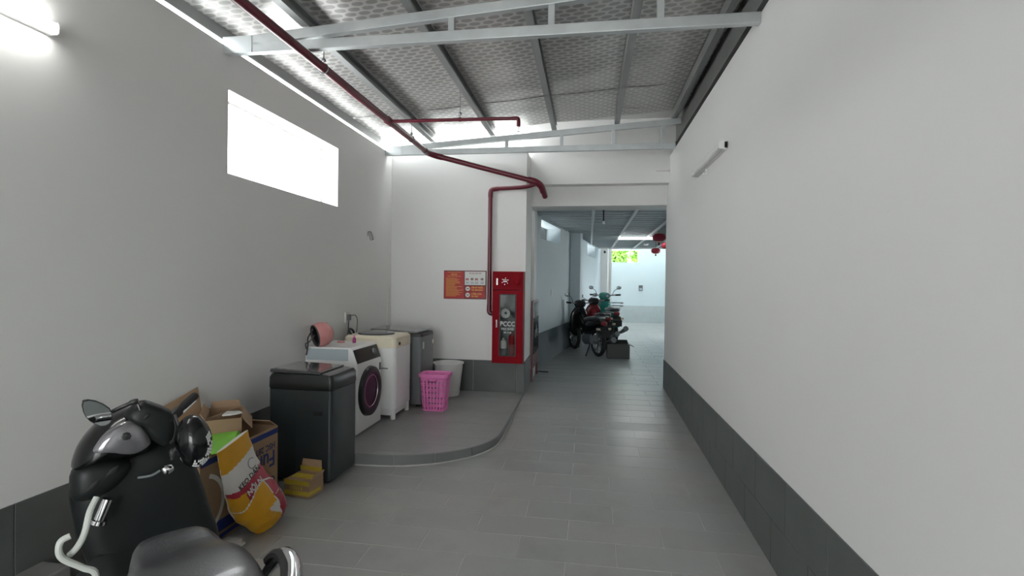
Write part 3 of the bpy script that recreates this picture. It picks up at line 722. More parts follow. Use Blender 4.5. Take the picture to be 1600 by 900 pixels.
# white top loader with cream rim
tm = thing('washing_machine', 'white top-loading washing machine with cream rim and dark oval lid', 'washing machine', (-2.53, 5.03, ZP))
W, D = .57, .48
MB().loft(rr_loft([(.11, 0, W, 0, D), (.74, 0, W, 0, D)], .05)).build('body', M_white, tm)
MB().loft(rr_loft([(.742, -.003, W + .003, -.003, D + .003), (.84, 0, W + .002, 0, D + .002), (.862, .02, W - .02, .02, D - .02)], .05)).build('top_rim', M_cream, tm)
MB().loft(rr_loft([(.04, .03, W - .03, .03, D - .03), (.11, .03, W - .03, .03, D - .03)], .04)).build('base_plinth', M_whitep, tm)
ov = [(W * .46 + .20 * math.cos(a), D * .5 + .19 * math.sin(a)) for a in [2 * PI * q / 32 for q in range(32)]]
MB().loft([[(x, y, .858) for x, y in ov], [(W * .46 + (x - W * .46) * .96, D * .5 + (y - D * .5) * .96, .878) for x, y in ov], [(W * .46 + (x - W * .46) * .5, D * .5 + (y - D * .5) * .5, .893) for x, y in ov]]).build('oval_lid', M_smoke, tm)
for x in (.05, W - .035):
    for y in (.04, D - .04): MB().lathe([(0, 0), (.026, 0), (.026, .11), (0, .11)], 14, (x, y, 0)).build('leg', M_whitep, tm)
MB().box(W - .19, W - .08, -.002, .002, .525, .537).build('side_slot', M_grey, tm, smooth=False)
MB().lathe([(0, 0), (.018, 0), (.016, .012), (0, .012)], 14, (W + .001, .10, .78), (1, 0, 0)).build('front_knob', M_black, tm)
MB().box(W - .001, W + .0015, .14, .3, .752, .772).build('badge_strip', M_grey, tm, smooth=False)
MB().tube(smoothpath([(.05, .1, .84), (.0, .12, .90), (-.02, .2, .91), (-.03, .3, .86), (-.04, .36, .7)], 6), .013, 8).build('fill_hose', M_black, tm)

# mid grey machine in the corner
gm = thing('washing_machine', 'dark grey top-loading washing machine in the back corner', 'washing machine', (-2.47, 5.60, ZP))
W, D = .60, .46
MB().loft(rr_loft([(.03, 0, W, 0, D), (.80, 0, W, 0, D)], .03)).build('body', M_grey, gm)
MB().loft(rr_loft([(.802, .0, W, .0, D), (.835, .006, W - .006, .006, D - .006)], .03)).build('top_housing', M_black, gm)
MB().hexa([(-.02, .01, .85), (W - .05, .01, .84), (W - .05, D + .02, .84), (-.02, D + .02, .85), (-.02, .01, .885), (W - .05, .01, .86), (W - .05, D + .02, .86), (-.02, D + .02, .885)]).build('lid', mat('grey_lid', (.16, .16, .155, 1), .25, coat=.3), gm, smooth=False, bevel=.006)
MB().lathe([(0, 0), (.028, 0), (.028, .003), (0, .003)], 10, (W, D - .04, .71), (1, 0, 0)).build('sticker', M_cream, gm)
MB().box(W - .001, W + .002, .04, .085, .66, .74).build('energy_label', M_posterw, gm, smooth=False)
for x in (.06, W - .06):
    for y in (.06, D - .06): MB().lathe([(0, 0), (.024, 0), (.02, .03), (0, .03)], 10, (x, y, 0)).build('foot', M_rubber, gm)

# ------------------------------------------------------------------ small things on and about the machines
zt = ZP + .815
ph = thing('bike_helmet', 'pink open-face helmet resting on the front-loading washing machine', 'helmet', (-2.475, 4.47, zt))
ax = Vector((.38, .45, .12)).normalized()
MB().lathe([(.098, -.055), (.108, -.03), (.113, .0), (.108, .04), (.09, .075), (.055, .1), (.0, .11)], 28, (0, 0, .112), ax, cap=False).build('shell', M_pinkh, ph, solid=.006)
MB().lathe([(.099, -.052), (.088, -.04), (.09, .0), (.07, .05), (.0, .08)], 28, (0, 0, .112), ax, cap=False).build('liner', M_black, ph)
MB().tube([Vector((0, 0, .112)) + ax * -.055 + (Vector((-ax.y, ax.x, 0)).normalized() * math.cos(a) + ax.cross(Vector((-ax.y, ax.x, 0)).normalized()) * math.sin(a)) * .1 for a in [2 * PI * q / 28 for q in range(29)]], .006, 6, cap=False).build('rim_trim', M_strap, ph)
MB().tube(smoothpath([(-.05, -.05, .16), (-.075, -.09, .09), (-.07, -.10, .03), (-.075, -.105, -.03), (-.085, -.10, -.07)], 5), .007, 6).build('chin_strap', M_strap, ph)
MB().tube(smoothpath([(-.02, -.07, .11), (-.06, -.095, .05), (-.10, -.085, .03), (-.085, -.095, -.02)], 5), .006, 6).build('chin_strap', M_strap, ph)

b = MB().loft([[(x, y, 0) for x, y in rrect(-.035, .035, -.02, .02, .015, 4)], [(x, y, .012) for x, y in rrect(-.035, .035, -.02, .02, .015, 4)], [(x * .7, y * .6, .02) for x, y in rrect(-.035, .035, -.02, .02, .015, 4)]])
so = tag(b.build('soap_bar', M_pinkh, ang=50), 'small pink soap bar on top of the front-loading washer', 'soap'); so.location = (-2.43, 4.78, zt)
mb_ = thing('small_bottle', 'small magenta bottle standing on the front-loading washer', 'bottle', (-2.30, 4.80, zt))
MB().lathe([(0, 0), (.016, 0), (.017, .01), (.017, .045), (.009, .055), (0, .056)], 14).build('bottle_body', M_magenta, mb_)
MB().lathe([(0, .055), (.010, .055), (.010, .075), (0, .075)], 12).build('cap', M_pink, mb_)

ol = thing('wall_socket', 'white wall socket with grey plug and hanging cable', 'socket', (XL, 5.32, 1.19))
MB().box(0, .012, -.04, .035, -.06, .06).build('plate', M_whitep, ol, smooth=False, bevel=.004)
MB().box(.012, .045, -.012, .03, -.03, .035).build('plug', M_grey, ol, smooth=False, bevel=.005)
MB().tube(smoothpath([(.03, .0, -.03), (.03, -.012, -.12), (.028, -.03, -.28), (.025, -.035, -.4)], 5), .006, 6).build('cable', M_black, ol)
MB().tube(smoothpath([(.045, .02, .02), (.07, .06, .025), (.07, .12, -.02), (.06, .14, -.12), (.05, .13, -.25)], 5), .004, 6).build('cable', M_black, ol)
wi = thing('wire_stub', 'loose black wire ends poking from the left wall', 'wire', (XL, 5.84, 2.16))
for q in range(3):
    MB().tube(smoothpath([(-.005, 0, .02 - q * .02), (.03, .02 - .02 * q, .03 - .02 * q), (.05, .04 - .03 * q, -.03 - .02 * q), (.055, .05, -.06)], 4), .004, 5).build('wire', M_grey if q else M_black, wi)
tag(MB().tube(smoothpath([(XL + .015, 6.45, 1.5), (XL + .015, 6.46, 1.3), (XL + .015, 6.44, 1.15), (XL + .02, 6.43, .9)], 5), .006, 6).build('thin_tube', M_whitep), 'thin white tube hanging in the left back corner', 'tube')

# pink laundry basket
pb = thing('laundry_basket', 'pink perforated plastic laundry basket beside the machines', 'basket', (-1.69, 5.56, ZP))
def bring(z, n=48):
    s_ = .80 + .20 * (z / .40); w, d, r = .155 * s_, .118 * s_, .05 * s_
    base = rrect(-w, w, -d, d, r, 6); P = [Vector((x, y)) for x, y in base]; L = [0]
    for i in range(len(P)): L.append(L[-1] + (P[(i + 1) % len(P)] - P[i]).length)
    out = []
    for k in range(n):
        t = L[-1] * k / n; i = max(j for j in range(len(P)) if L[j] <= t + 1e-9); f = (t - L[i]) / max(L[i + 1] - L[i], 1e-9)
        p = P[i].lerp(P[(i + 1) % len(P)], f); out.append((p.x, p.y, z))
    return out
zs_ = [0, .02]; hole_rows = set(); z = .02; k = 0
while z < .325:
    hh = .027 if k % 2 == 0 else .013
    zs_.append(z + hh); hole_rows.add(len(zs_) - 2); zs_.append(z + hh + .009); z += hh + .009; k += 1
zs_ += [.40]
b = MB(); vv = [p for z in zs_ for p in bring(z)]; ff = [tuple(range(47, -1, -1))]
for r_ in range(len(zs_) - 1):
    for k in range(48):
        if r_ in hole_rows and k % 2 == 0: continue
        j = (k + 1) % 48; ff.append((r_ * 48 + k, r_ * 48 + j, (r_ + 1) * 48 + j, (r_ + 1) * 48 + k))
b.add(vv, ff); b.build('perforated_body', M_pink, pb, smooth=False, solid=.004)
rim = [[(p[0] * f, p[1] * f, z) for p in bring(.40)] for f, z in ((1.0, .365), (1.09, .372), (1.11, .395), (1.10, .408), (1.04, .41), (1.0, .40))]
MB().loft(rim, False).build('rim', M_pink, pb)
MB().tube([(-.045, -.126, .355), (-.045, -.13, .33), (.045, -.13, .33), (.045, -.126, .355)], .006, 6).build('handle_slot', M_magenta, pb)

bk = thing('bucket', 'pale grey round plastic bucket against the back wall', 'bucket', (-1.745, 6.29, ZP))
MB().lathe([(0, .002), (.135, .002), (.14, .01), (.185, .40), (.195, .402), (.197, .415), (.185, .418), (.178, .405), (.134, .02), (0, .018)], 36, cap=False).build('bucket_body', M_bucket, bk)
for sx in (-1, 1): MB().lathe([(0, 0), (.012, 0), (.012, .006), (0, .006)], 10, (sx * .186, 0, .385), (sx, 0, 0)).build('handle_lug', M_black, bk)

# ------------------------------------------------------------------ cartons and sack by the left wall
def carton(name, label, loc, rz, W, D, H, flaps=(), m=M_card, th=.005):
    """open carton: local x 0..W, y 0..D; flaps: (side, length, angle from vertical outward, in radians)"""
    t = thing(name, label, 'box', loc, rz)
    MB().box(0, W, 0, th, 0, H).box(0, W, D - th, D, 0, H).box(0, th, th, D - th, 0, H).box(W - th, W, th, D - th, 0, H).box(th, W - th, th, D - th, 0, th).build('carton_body', m, t, smooth=False)
    for sd, L, a in flaps:
        s_, c_ = math.sin(a) * L, math.cos(a) * L; e = .012
        q = {'x0': [(0, e, H), (0, D - e, H), (-s_, D - e * 2, H + c_), (-s_, e * 2, H + c_)], 'x1': [(W, e, H), (W, D - e, H), (W + s_, D - e * 2, H + c_), (W + s_, e * 2, H + c_)],
             'y0': [(e, 0, H), (W - e, 0, H), (W - e * 2, -s_, H + c_), (e * 2, -s_, H + c_)], 'y1': [(e, D, H), (W - e, D, H), (W - e * 2, D + s_, H + c_), (e * 2, D + s_, H + c_)]}[sd]
        MB().add(q, [(0, 1, 2, 3)]).build('flap', M_cardin, t, smooth=False, solid=.005)
    return t
ZA = fz(2.95)
ca_ = carton('long_carton', 'long brown appliance carton with blue bands and upside-down lettering', (-2.42, 2.58, ZA), 0, .27, .73, .535, (('y1', .07, -.9), ('x0', .12, .15)))
for z0, z1 in ((.485, .52), (.055, .125), (.012, .038)):
    MB().box(.2695, .2712, .004, .726, z0, z1).build('blue_band', M_blue, ca_, smooth=False)
text('Funiki', .15, M_blue, ca_, (.2715, .70, .375), (0, -1, 0), (0, 0, -1), .002, 'LEFT', .95)
text('HSC 28TMU', .058, M_ink, ca_, (.2715, .70, .43), (0, -1, 0), (0, 0, -1), .001, 'LEFT', 1.0)
text('Co', .09, M_ink, ca_, (.2715, .70, .20), (0, -1, 0), (0, 0, -1), .001, 'LEFT', .9)
b = MB(); arc = []
for k in range(17):
    a = -1.25 + 2.5 * k / 16; arc.append((math.cos(a), math.sin(a)))
b.loft([[(.2710, .02 + .155 * c, .26 + .155 * s_), (.2710, .02 + .18 * c, .26 + .18 * s_), (.2722, .02 + .18 * c, .26 + .18 * s_), (.2722, .02 + .155 * c, .26 + .155 * s_)] for c, s_ in arc])
b.build('white_arc_print', M_sackw, ca_, smooth=False)
cbx = carton('open_carton', 'open brown carton with raised flaps on top of the long carton', (-2.41, 2.93, ZA + .54), .62, .21, .36, .11, (('x1', .10, 2.5), ('y1', .05, -.2), ('x0', .05, .6)))
tag(MB().add([(-2.36, 3.02, ZA + .665), (-2.30, 3.02, ZA + .672), (-2.27, 3.10, ZA + .668), (-2.33, 3.16, ZA + .66), (-2.40, 3.12, ZA + .664)], [(0, 1, 2, 3, 4)]).build('paper_scrap', M_sackw, solid=.012, bevel=.004), 'crumpled white paper poking out of the open carton', 'paper')
tag(MB().hexa([(-2.470, 2.70, .04), (-2.465, 2.70, .04), (-2.465, 3.13, .04), (-2.470, 3.13, .04), (-2.615, 2.72, .775), (-2.61, 2.72, .775), (-2.61, 3.11, .865), (-2.615, 3.11, .865)]).build('cardboard_sheet', M_card, smooth=False), 'tall brown cardboard sheet leaning on the left wall', 'cardboard')
sb = carton('small_carton', 'small tan carton with yellow tape on the floor beside the black machine', (-2.13, 3.365, fz(3.45)), -.12, .205, .16, .12, (('y1', .095, .1), ('x1', .05, .5)), M_card)
MB().box(-.0015, .2065, -.0015, .0, .015, .045).box(-.0015, .2065, -.0015, 0, .085, .119).build('tape', M_tape, sb, smooth=False)
MB().box(.2055, .2070, .0, .13, .02, .045).build('tape', M_tape, sb, smooth=False)
for q in range(5): MB().box(.05 + q * .022, .062 + q * .022, -.003, -.0015, .055, .078).build('yellow_mark', M_tape, sb, smooth=False)
lidp = MB().hexa([(.004, .004, .105), (.2, .004, .105), (.2, .15, .112), (.004, .15, .112), (.004, .004, .11), (.2, .004, .11), (.2, .15, .117), (.004, .15, .117)]).build('top_panel', M_card, sb, smooth=False)
MB().hexa([(.004, .06, .113), (.2, .06, .113), (.2, .13, .1165), (.004, .13, .1165), (.004, .06, .1145), (.2, .06, .1145), (.2, .13, .118), (.004, .13, .118)]).build('tape', M_tape, lidp, smooth=False)
MB().box(.01, .195, .1575, .1585, .135, .165).build('tape', M_tape, sb, smooth=False)
gc = thing('plastic_tub', 'grey plastic tub by the wall behind the small carton', 'tub', (-2.635, 3.33, fz(3.4)))
MB().loft(rr_loft([(0, .01, .17, .01, .17), (.40, 0, .18, 0, .18), (.43, 0, .18, 0, .18)], .02)).build('tub_body', mat('grey_tub_plastic', (.16, .165, .165, 1), .5), gc)
MB().loft(rr_loft([(.43, -.0, .185, -.005, .185), (.445, .0, .185, -.005, .185)], .02)).build('tub_lid', mat('grey_tub_plastic', (.16, .165, .165, 1), .5), gc)
pl = tag(MB().box(0, .10, 0, .40, 0, .018).box(.104, .14, .03, .38, 0, .012).build('white_plank', mat('dirty_white_board', (.42, .42, .40, 1), .6, var=.15), smooth=False, bevel=.002), 'dirty white board lying on the floor under the sack', 'board'); pl.location = (-2.13, 2.36, fz(2.56) + .004); pl.rotation_euler = (math.atan(SL), 0, -.04)
# lime sheet draped over the long carton
zz = ZA + .545
g0 = [(-2.24, 2.62, zz), (-2.40, 2.95, zz + .012), (-2.235, 3.01, zz + .03), (-2.075, 2.71, zz - .005), (-2.125, 2.965, zz - .055), (-2.06, 2.79, zz - .09)]
tag(MB().add(g0, [(0, 1, 2, 3), (3, 2, 4, 5)]).build('green_folder', M_green, smooth=False, solid=.003), 'lime green plastic sheet folded over the long carton', 'sheet')

# glue powder sack
sk = thing('powder_sack', 'yellow and crimson printed powder sack slumped against the carton', 'bag', (-1.99, 2.93, fz(2.93)))
lv = [(0, .05, .03, -.02, 0), (.02, .10, .06, .01, 0), (.06, .14, .085, .02, 0), (.10, .158, .1, .0, 0), (.18, .17, .105, -.06, 0), (.26, .163, .095, -.113, -.005), (.35, .147, .075, -.165, -.01), (.42, .138, .05, -.19, -.02), (.49, .132, .03, -.21, -.03), (.56, .130, .018, -.228, -.035), (.62, .128, .012, -.24, -.04)]
NS = 120; NZ = 140; rings = []
def lvi(t):
    x = t * (len(lv) - 1); i = min(int(x), len(lv) - 2); f = x - i; f = f * f * (3 - 2 * f) if False else f
    a_, b_ = lv[i], lv[i + 1]
    return [a_[q] + (b_[q] - a_[q]) * f for q in range(5)]
rs = random.Random(5)
for k in range(NZ + 1):
    z, hb_, ha, yc, xc = lvi(k / NZ); r_ = []
    for j in range(NS):
        a = 2 * PI * j / NS; cy, cx = math.cos(a), math.sin(a)
        cr = 1 + .03 * math.sin(a * 3 + z * 20) * math.sin(z * 33 + a) + .012 * math.sin(a * 7 + z * 60)
        y = yc + hb_ * cr * (abs(cy) ** .8) * (1 if cy > 0 else -1); x = xc + ha * cr * (abs(cx) ** .9) * (1 if cx > 0 else -1)
        r_.append((x, y, max(0, z + (y - yc) * .22 * min(1, z / .2))))
    rings.append(r_)
b = MB(); b.loft(rings)
def sack_print(x, y, z):
    i = max(q for q in range(len(lv) - 1) if lv[q][0] <= max(0, min(z, .619))); f = (min(z, .619) - lv[i][0]) / (lv[i + 1][0] - lv[i][0])
    hb_ = lv[i][1] + (lv[i + 1][1] - lv[i][1]) * f; ha = lv[i][2] + (lv[i + 1][2] - lv[i][2]) * f; xc = lv[i][4]
    if x < xc - .3 * ha: return 1
    q = .93 * z - .36 * y; s_ = (.93 * y + .36 * z) / hb_
    if q > .545: return 0
    if q > .43: return 1
    arc = .375 - .10 * (s_ + .1) ** 2
    if q > arc: return 2 if s_ > -.75 or q > .40 else 0
    if q > arc - .010: return 1
    e = .30 - .9 * (q - .18)
    if s_ > .86: return 1
    if s_ > e + .04: return 2
    if s_ > e: return 1
    if -.15 < s_ < e and .08 < q < .20 and q - .08 > (e - s_) * .22: return 1
    return 0
nf = len(b.f); b.mi = [sack_print(*[sum(b.v[i][c] for i in f) / len(f) for c in range(3)]) for f in b.f]
b.build('sack_body', [M_yel, M_sackw, M_crim], sk, ang=60)
A1 = Vector((0, .93, .36)); A2 = Vector((-.25, -.36, .93))
text('KEO DÁN G', .043, M_black, sk, (.052, -.295, .355), A1, A2, .0008, 'LEFT', 1.)
text('NỘI N', .046, M_sackw, sk, (.079, -.255, .312), A1, A2, .0016, 'LEFT', 1.)
MB().tube([Vector((.03, -.165, .47)) + (A1 * math.cos(a) + A2 * math.sin(a)) * .03 for a in [.6 + 4.6 * q / 14 for q in range(15)]], .0025, 5).build('ring_logo', M_grey, sk)
for q in range(4):
    z0 = .235 - .05 * q; y0 = -.03 + .02 * q
    for w_ in range(2): MB().bar((.094 - .006 * q, y0, z0 - .012 * w_), (.088 - .006 * q, y0 + .04, z0 + .015 - .012 * w_), .004, .004).build('print_line', M_sackw, sk, smooth=False)

# ------------------------------------------------------------------ scooter in the near left corner (local x forward, y left, z up)
sc = thing('scooter', 'black scooter parked by the left wall in the near corner', 'scooter', (-1.71, 1.80, fz(1.8)), math.atan2(.645, -.764))
def vw(u, pts, n=4): return closedsmooth([(u, v, w) for v, w in pts], n)
BK = Vector((-1, 0, 0))
COWL = [(.242, .859), (.235, .922), (.206, .978), (.156, 1.032), (.094, 1.061), (.033, 1.067), (-.018, .996), (-.014, .914), (.012, .878), (.087, .87), (.174, .875)]
LENS = [(.188, .93), (.166, .983), (.128, 1.019), (.076, 1.039), (.034, 1.012), (.002, .95), (.012, .92), (.053, .901), (.12, .91)]
INNER = [(.248, .761), (.245, .859), (.194, .894), (.098, .883), (.059, .839), (.098, .778), (.156, .745), (.212, .736)]
SHIELD = [(.251, .777), (.229, .857), (.071, .911), (-.082, .907), (-.151, .824), (-.188, .732), (-.226, .595), (-.272, .414), (-.227, .317), (.11, .331), (.209, .50), (.243, .676)]
BAR = [(.089, 1.056), (.037, 1.105), (-.013, 1.088), (-.077, 1.041), (-.096, .973), (-.082, .921), (-.048, .907), (-.001, .942), (.036, 1.005)]
MIRR = [(.215, 1.141), (.177, 1.135), (.135, 1.1), (.126, 1.062), (.135, 1.04), (.161, 1.035), (.195, 1.062), (.213, 1.098)]
MB().puff(vw(.16, SHIELD), BK, .07, .03, 5, pw=.5).build('leg_shield', M_satin, sc, ang=60)
MB().puff(vw(.12, COWL), BK, .12, .16, 8, pw=.7).build('front_cowl', M_gloss, sc, ang=60)
ln = MB().puff(vw(.03, LENS), BK, .035, .05, 6, pw=.6).build('instrument_lens', M_lens, sc, ang=60)
MB().lathe([(0, 0), (.014, 0), (.016, .006), (.013, .016), (0, .018)], 8, (0., .085, .985), BK).build('reset_knob', M_black, ln)
pn = MB().puff(vw(.10, INNER), BK, .07, .05, 5, pw=.6).build('inner_panel', M_satin, sc, ang=60)
for v, w in ((.182, .805), (.124, .845)):
    MB().puff(closedsmooth([(.03, v + .022, w - .018), (.03, v + .008, w + .010), (.03, v - .019, w + .022), (.03, v - .008, w - .006)], 3), BK, .004, .004, 3).build('panel_slot', M_rubber, pn)
br = MB().puff(vw(.05, BAR, 3), BK, .05, .07, 6, pw=.45).build('handlebar_cover', M_satin, sc, ang=60)
MB().puff(closedsmooth([(-.008, .034, 1.04), (-.008, .03, 1.055), (-.008, .014, 1.058), (-.008, .016, 1.045)], 3), BK, .006, .01, 3).build('switch_recess', M_rubber, br)
MB().tube([(.02, -.05, 1.012), (.05, -.095, 1.045)], .021, 14).build('switch_block', M_black, sc)
gp = MB().tube(smoothpath([(.05, -.085, 1.038), (.07, -.12, 1.064), (.10, -.165, 1.093)], 6), [.015] * 5 + [.017] * 7 + [.014], 14).build('hand_grip', M_rubber, sc)
MB().tube(smoothpath([(.06, -.06, 1.0), (.10, -.10, 1.01), (.14, -.17, 1.06)], 6), .006, 8).build('brake_lever', M_chrome, sc)
MB().tube(smoothpath([(.02, -.075, 1.03), (-.01, -.078, .99), (-.02, -.07, .95), (.0, -.06, .93)], 5), .006, 6).build('brake_cable', M_rubber, sc)
MQ = [Vector(p) for p in vw(.0, MIRR, 2)]; cM = sum(MQ, Vector()) / len(MQ)
mr = MB().loft([[cM + (p - cM) * f + Vector((x, 0, 0)) for p in MQ] for f, x in ((.55, .03), (.85, .022), (1., .008), (1., -.002))]).build('mirror_shell', M_black, sc, ang=50)
MB().loft([[cM + (p - cM) * .92 + Vector((x - .03 * (p.y - cM.y), 0, 0)) for p in MQ] for x in (-.001, -.0055)]).build('mirror_glass', M_mirror, mr, smooth=False)
MB().tube(smoothpath([(.02, .14, 1.075), (.015, .10, 1.095), (.0, .062, 1.113), (.0, .05, 1.114)], 5), [.008 + .003 * (k > 8) for k in range(16)], 8).build('mirror_arm', M_black, sc)
MB().tube([(.0, .053, 1.118), (.01, .04, 1.078)], .005, 8).build('mirror_stem', M_chrome, sc)
hk = MB().tube(smoothpath([(.03, .045, .804), (.02, .003, .805), (.02, -.028, .818)], 6), .005, 8).build('bag_hook', M_grey, sc)
MB().puff(closedsmooth([(.015, -.03, .83), (.015, -.066, .835), (.015, -.074, .81), (.015, -.045, .795)], 3), BK, .014, .02, 4).build('ignition_lock', M_chrome, sc)
MB().tube([(.03, .138, .745), (.03, .164, .671)], .018, 14).build('shock_sleeve', M_chrome, sc)
MB().lathe([(.014, 0), (.026, .006), (.026, .02), (.014, .024)], 16, (.03, .160, .675), Vector((0, .026, -.074))).build('sleeve_collar', M_chrome, sc)
# floor tunnel, seat, body
MB().loft([[(u, v, w) for v, w in [(h_, .26), (h_, t_ - .05), (h_ * .75, t_), (-h_ * .75, t_), (-h_, t_ - .05), (-h_, .26)]] for u, h_, t_ in ((.10, .23, .50), (.02, .21, .42), (-.1, .19, .40), (-.3, .17, .42), (-.40, .16, .56), (-.46, .155, .66))]).build('footboard', M_satin, sc, ang=50)
def ring(u, hw, z0, z1, n=9, e=.55):
    R = []
    for k in range(2 * n):
        a = PI * k / n; c, s_ = math.cos(a), math.sin(a)
        R.append((u, hw * (abs(c) ** e) * (1 if c > 0 else -1), (z0 + z1) / 2 + (z1 - z0) / 2 * (abs(s_) ** e) * (1 if s_ > 0 else -1)))
    return R
MB().loft([ring(-.40, .05, .655, .72), ring(-.44, .09, .645, .755), ring(-.52, .115, .64, .785), ring(-.60, .125, .64, .775), ring(-.68, .14, .65, .785), ring(-.76, .152, .66, .815), ring(-.86, .158, .67, .825), ring(-.96, .155, .68, .828), ring(-1.06, .14, .69, .822), ring(-1.14, .11, .70, .805), ring(-1.18, .05, .715, .78)]).build('seat', M_seat, sc, ang=70, sub=1)
MB().loft([ring(-.36, .15, .28, .62), ring(-.5, .16, .30, .655), ring(-.8, .165, .34, .675), ring(-1.05, .15, .42, .695), ring(-1.25, .10, .52, .70), ring(-1.36, .05, .58, .68)]).build('rear_body', M_gloss, sc, ang=60)
for s_ in (-1, 1):
    g = MB()
    pts = smoothpath([(-.86, s_ * .165, .70), (-.885, s_ * .20, .765), (-.935, s_ * .215, .80), (-1.03, s_ * .205, .805), (-1.16, s_ * .15, .80), (-1.24, s_ * .06, .80), (-1.25, 0, .80)], 6)
    g.tube(pts, [.012 + .012 * min(1, k / 10) for k in range(len(pts))], 12); gr = g.build('grab_rail', M_chrome, sc)
    MB().tube([(p[0] + .012, p[1] - s_ * .014, p[2] + .004) for p in pts[6:30]], .016, 8).build('rail_pad', M_rubber, gr)
MB().puff(vw(-1.36, [(.07, .58), (.06, .66), (0, .68), (-.06, .66), (-.07, .58), (0, .56)]), BK, .03, .03, 4).build('tail_lamp', M_cabred, sc)
for u in (-1.0, .36):
    wq = MB().lathe([(.15, -.035), (.19, -.05), (.215, -.03), (.222, 0), (.215, .03), (.19, .05), (.15, .035)], 32, (u, 0, .222), (0, 1, 0), cap=False).build('tyre', M_rubber, sc)
    MB().lathe([(0, -.04), (.03, -.04), (.04, -.02), (.15, -.03), (.155, .0), (.15, .03), (.04, .02), (.03, .04), (0, .04)], 24, (u, 0, .222), (0, 1, 0)).build('wheel_rim', M_grey, wq)
MB().loft([[(.36 + rr * math.cos(a), v, .222 + rr * math.sin(a)) for v, rr in ((-.07, .235), (-.04, .255), (.04, .255), (.07, .235))] for a in [.1 + 2.6 * k / 12 for k in range(13)]], False, closed=False).build('front_fender', M_gloss, sc, solid=.004)
for s_ in (-1, 1): MB().tube([(.36, s_ * .075, .222), (.20, s_ * .075, .66)], .018, 10).build('fork_leg', M_chrome, sc)
MB().tube(smoothpath([(-.6, -.19, .20), (-.9, -.2, .22), (-1.2, -.2, .30), (-1.3, -.2, .33)], 5), [.03 + .004 * min(k, 6) for k in range(16)], 12).build('exhaust', M_grey, sc)
for s_ in (-1, 1): MB().tube([(-.55, s_ * .10, .28), (-.62, s_ * .20, .0)], .012, 8).build('centre_stand_leg', M_black, sc)
# milky hose looped at the scooter's left
ho = tag(MB().tube(smoothpath([(.0, .172, .770), (-.02, .193, .727), (-.03, .207, .66), (-.03, .226, .615), (-.02, .25, .585)], 6), .011, 10).tube(smoothpath([(-.05, .248, .666), (-.05, .273, .655), (-.05, .279, .621), (-.05, .265, .587), (-.05, .212, .538), (-.05, .176, .496), (-.03, .19, .35), (.0, .24, .02)], 6), .011, 10).build('plastic_hose', M_hose), 'milky plastic hose looping beside the black scooter', 'hose')
ho.location = sc.location; ho.rotation_euler = sc.rotation_euler

# black helmet hanging below the right grip
hm = thing('black_helmet', 'glossy black helmet with checkered white band hanging below the handlebar', 'helmet', sc.location, 0)
hm.rotation_euler = sc.rotation_euler
O_ = [Vector((-.08, -.128 - .064 * math.cos(a) * math.cos(.12) + .107 * math.sin(a) * math.sin(.12), .942 + .107 * math.sin(a) * math.cos(.12) + .064 * math.cos(a) * math.sin(.12))) for a in [2 * PI * k / 40 for k in range(40)]]
MB().puff(O_, BK, .085, .085, 12, pw=1.).build('shell', M_gloss, hm, ang=70)
cH = sum(O_, Vector()) / len(O_)
i0 = 27
for row, sc_ in enumerate((.84, .73, .62)):
    for k in range(i0, i0 + 16):
        a = O_[k % len(O_)]; c = O_[(k + 1) % len(O_)]; P = []
        if (k + row) % 5 == 0: continue
        for p, f in ((a, sc_), (c, sc_), (c, sc_ - .10), (a, sc_ - .10)):
            q = cH + (p - cH) * f; t_ = math.sqrt(max(0, 1 - min(1, f) ** 2)); P.append(q + BK * (.085 * t_ + .003) + (q - cH).normalized() * .002)
        m_ = (P[0] + P[1] + P[2] + P[3]) / 4
        MB().add([m_ + (p - m_) * .86 for p in P], [(0, 1, 2, 3)]).build('check_mark', M_posterw, hm, smooth=False, solid=.001)
MB().tube(smoothpath([(-.07, -.085, .99), (-.04, -.078, 1.02), (.0, -.075, 1.04)], 5), .005, 6).build('chin_strap', M_strap, hm)
MB().tube(smoothpath([(-.08, -.072, .93), (-.04, -.064, .90), (-.03, -.06, .87)], 5), .006, 6).build('chin_strap', M_strap, hm)
MB().puff(closedsmooth([(-.03, -.05, .90), (-.03, -.062, .915), (-.03, -.075, .895), (-.03, -.06, .87)], 3), BK, .01, .01, 3).build('buckle', M_black, hm)

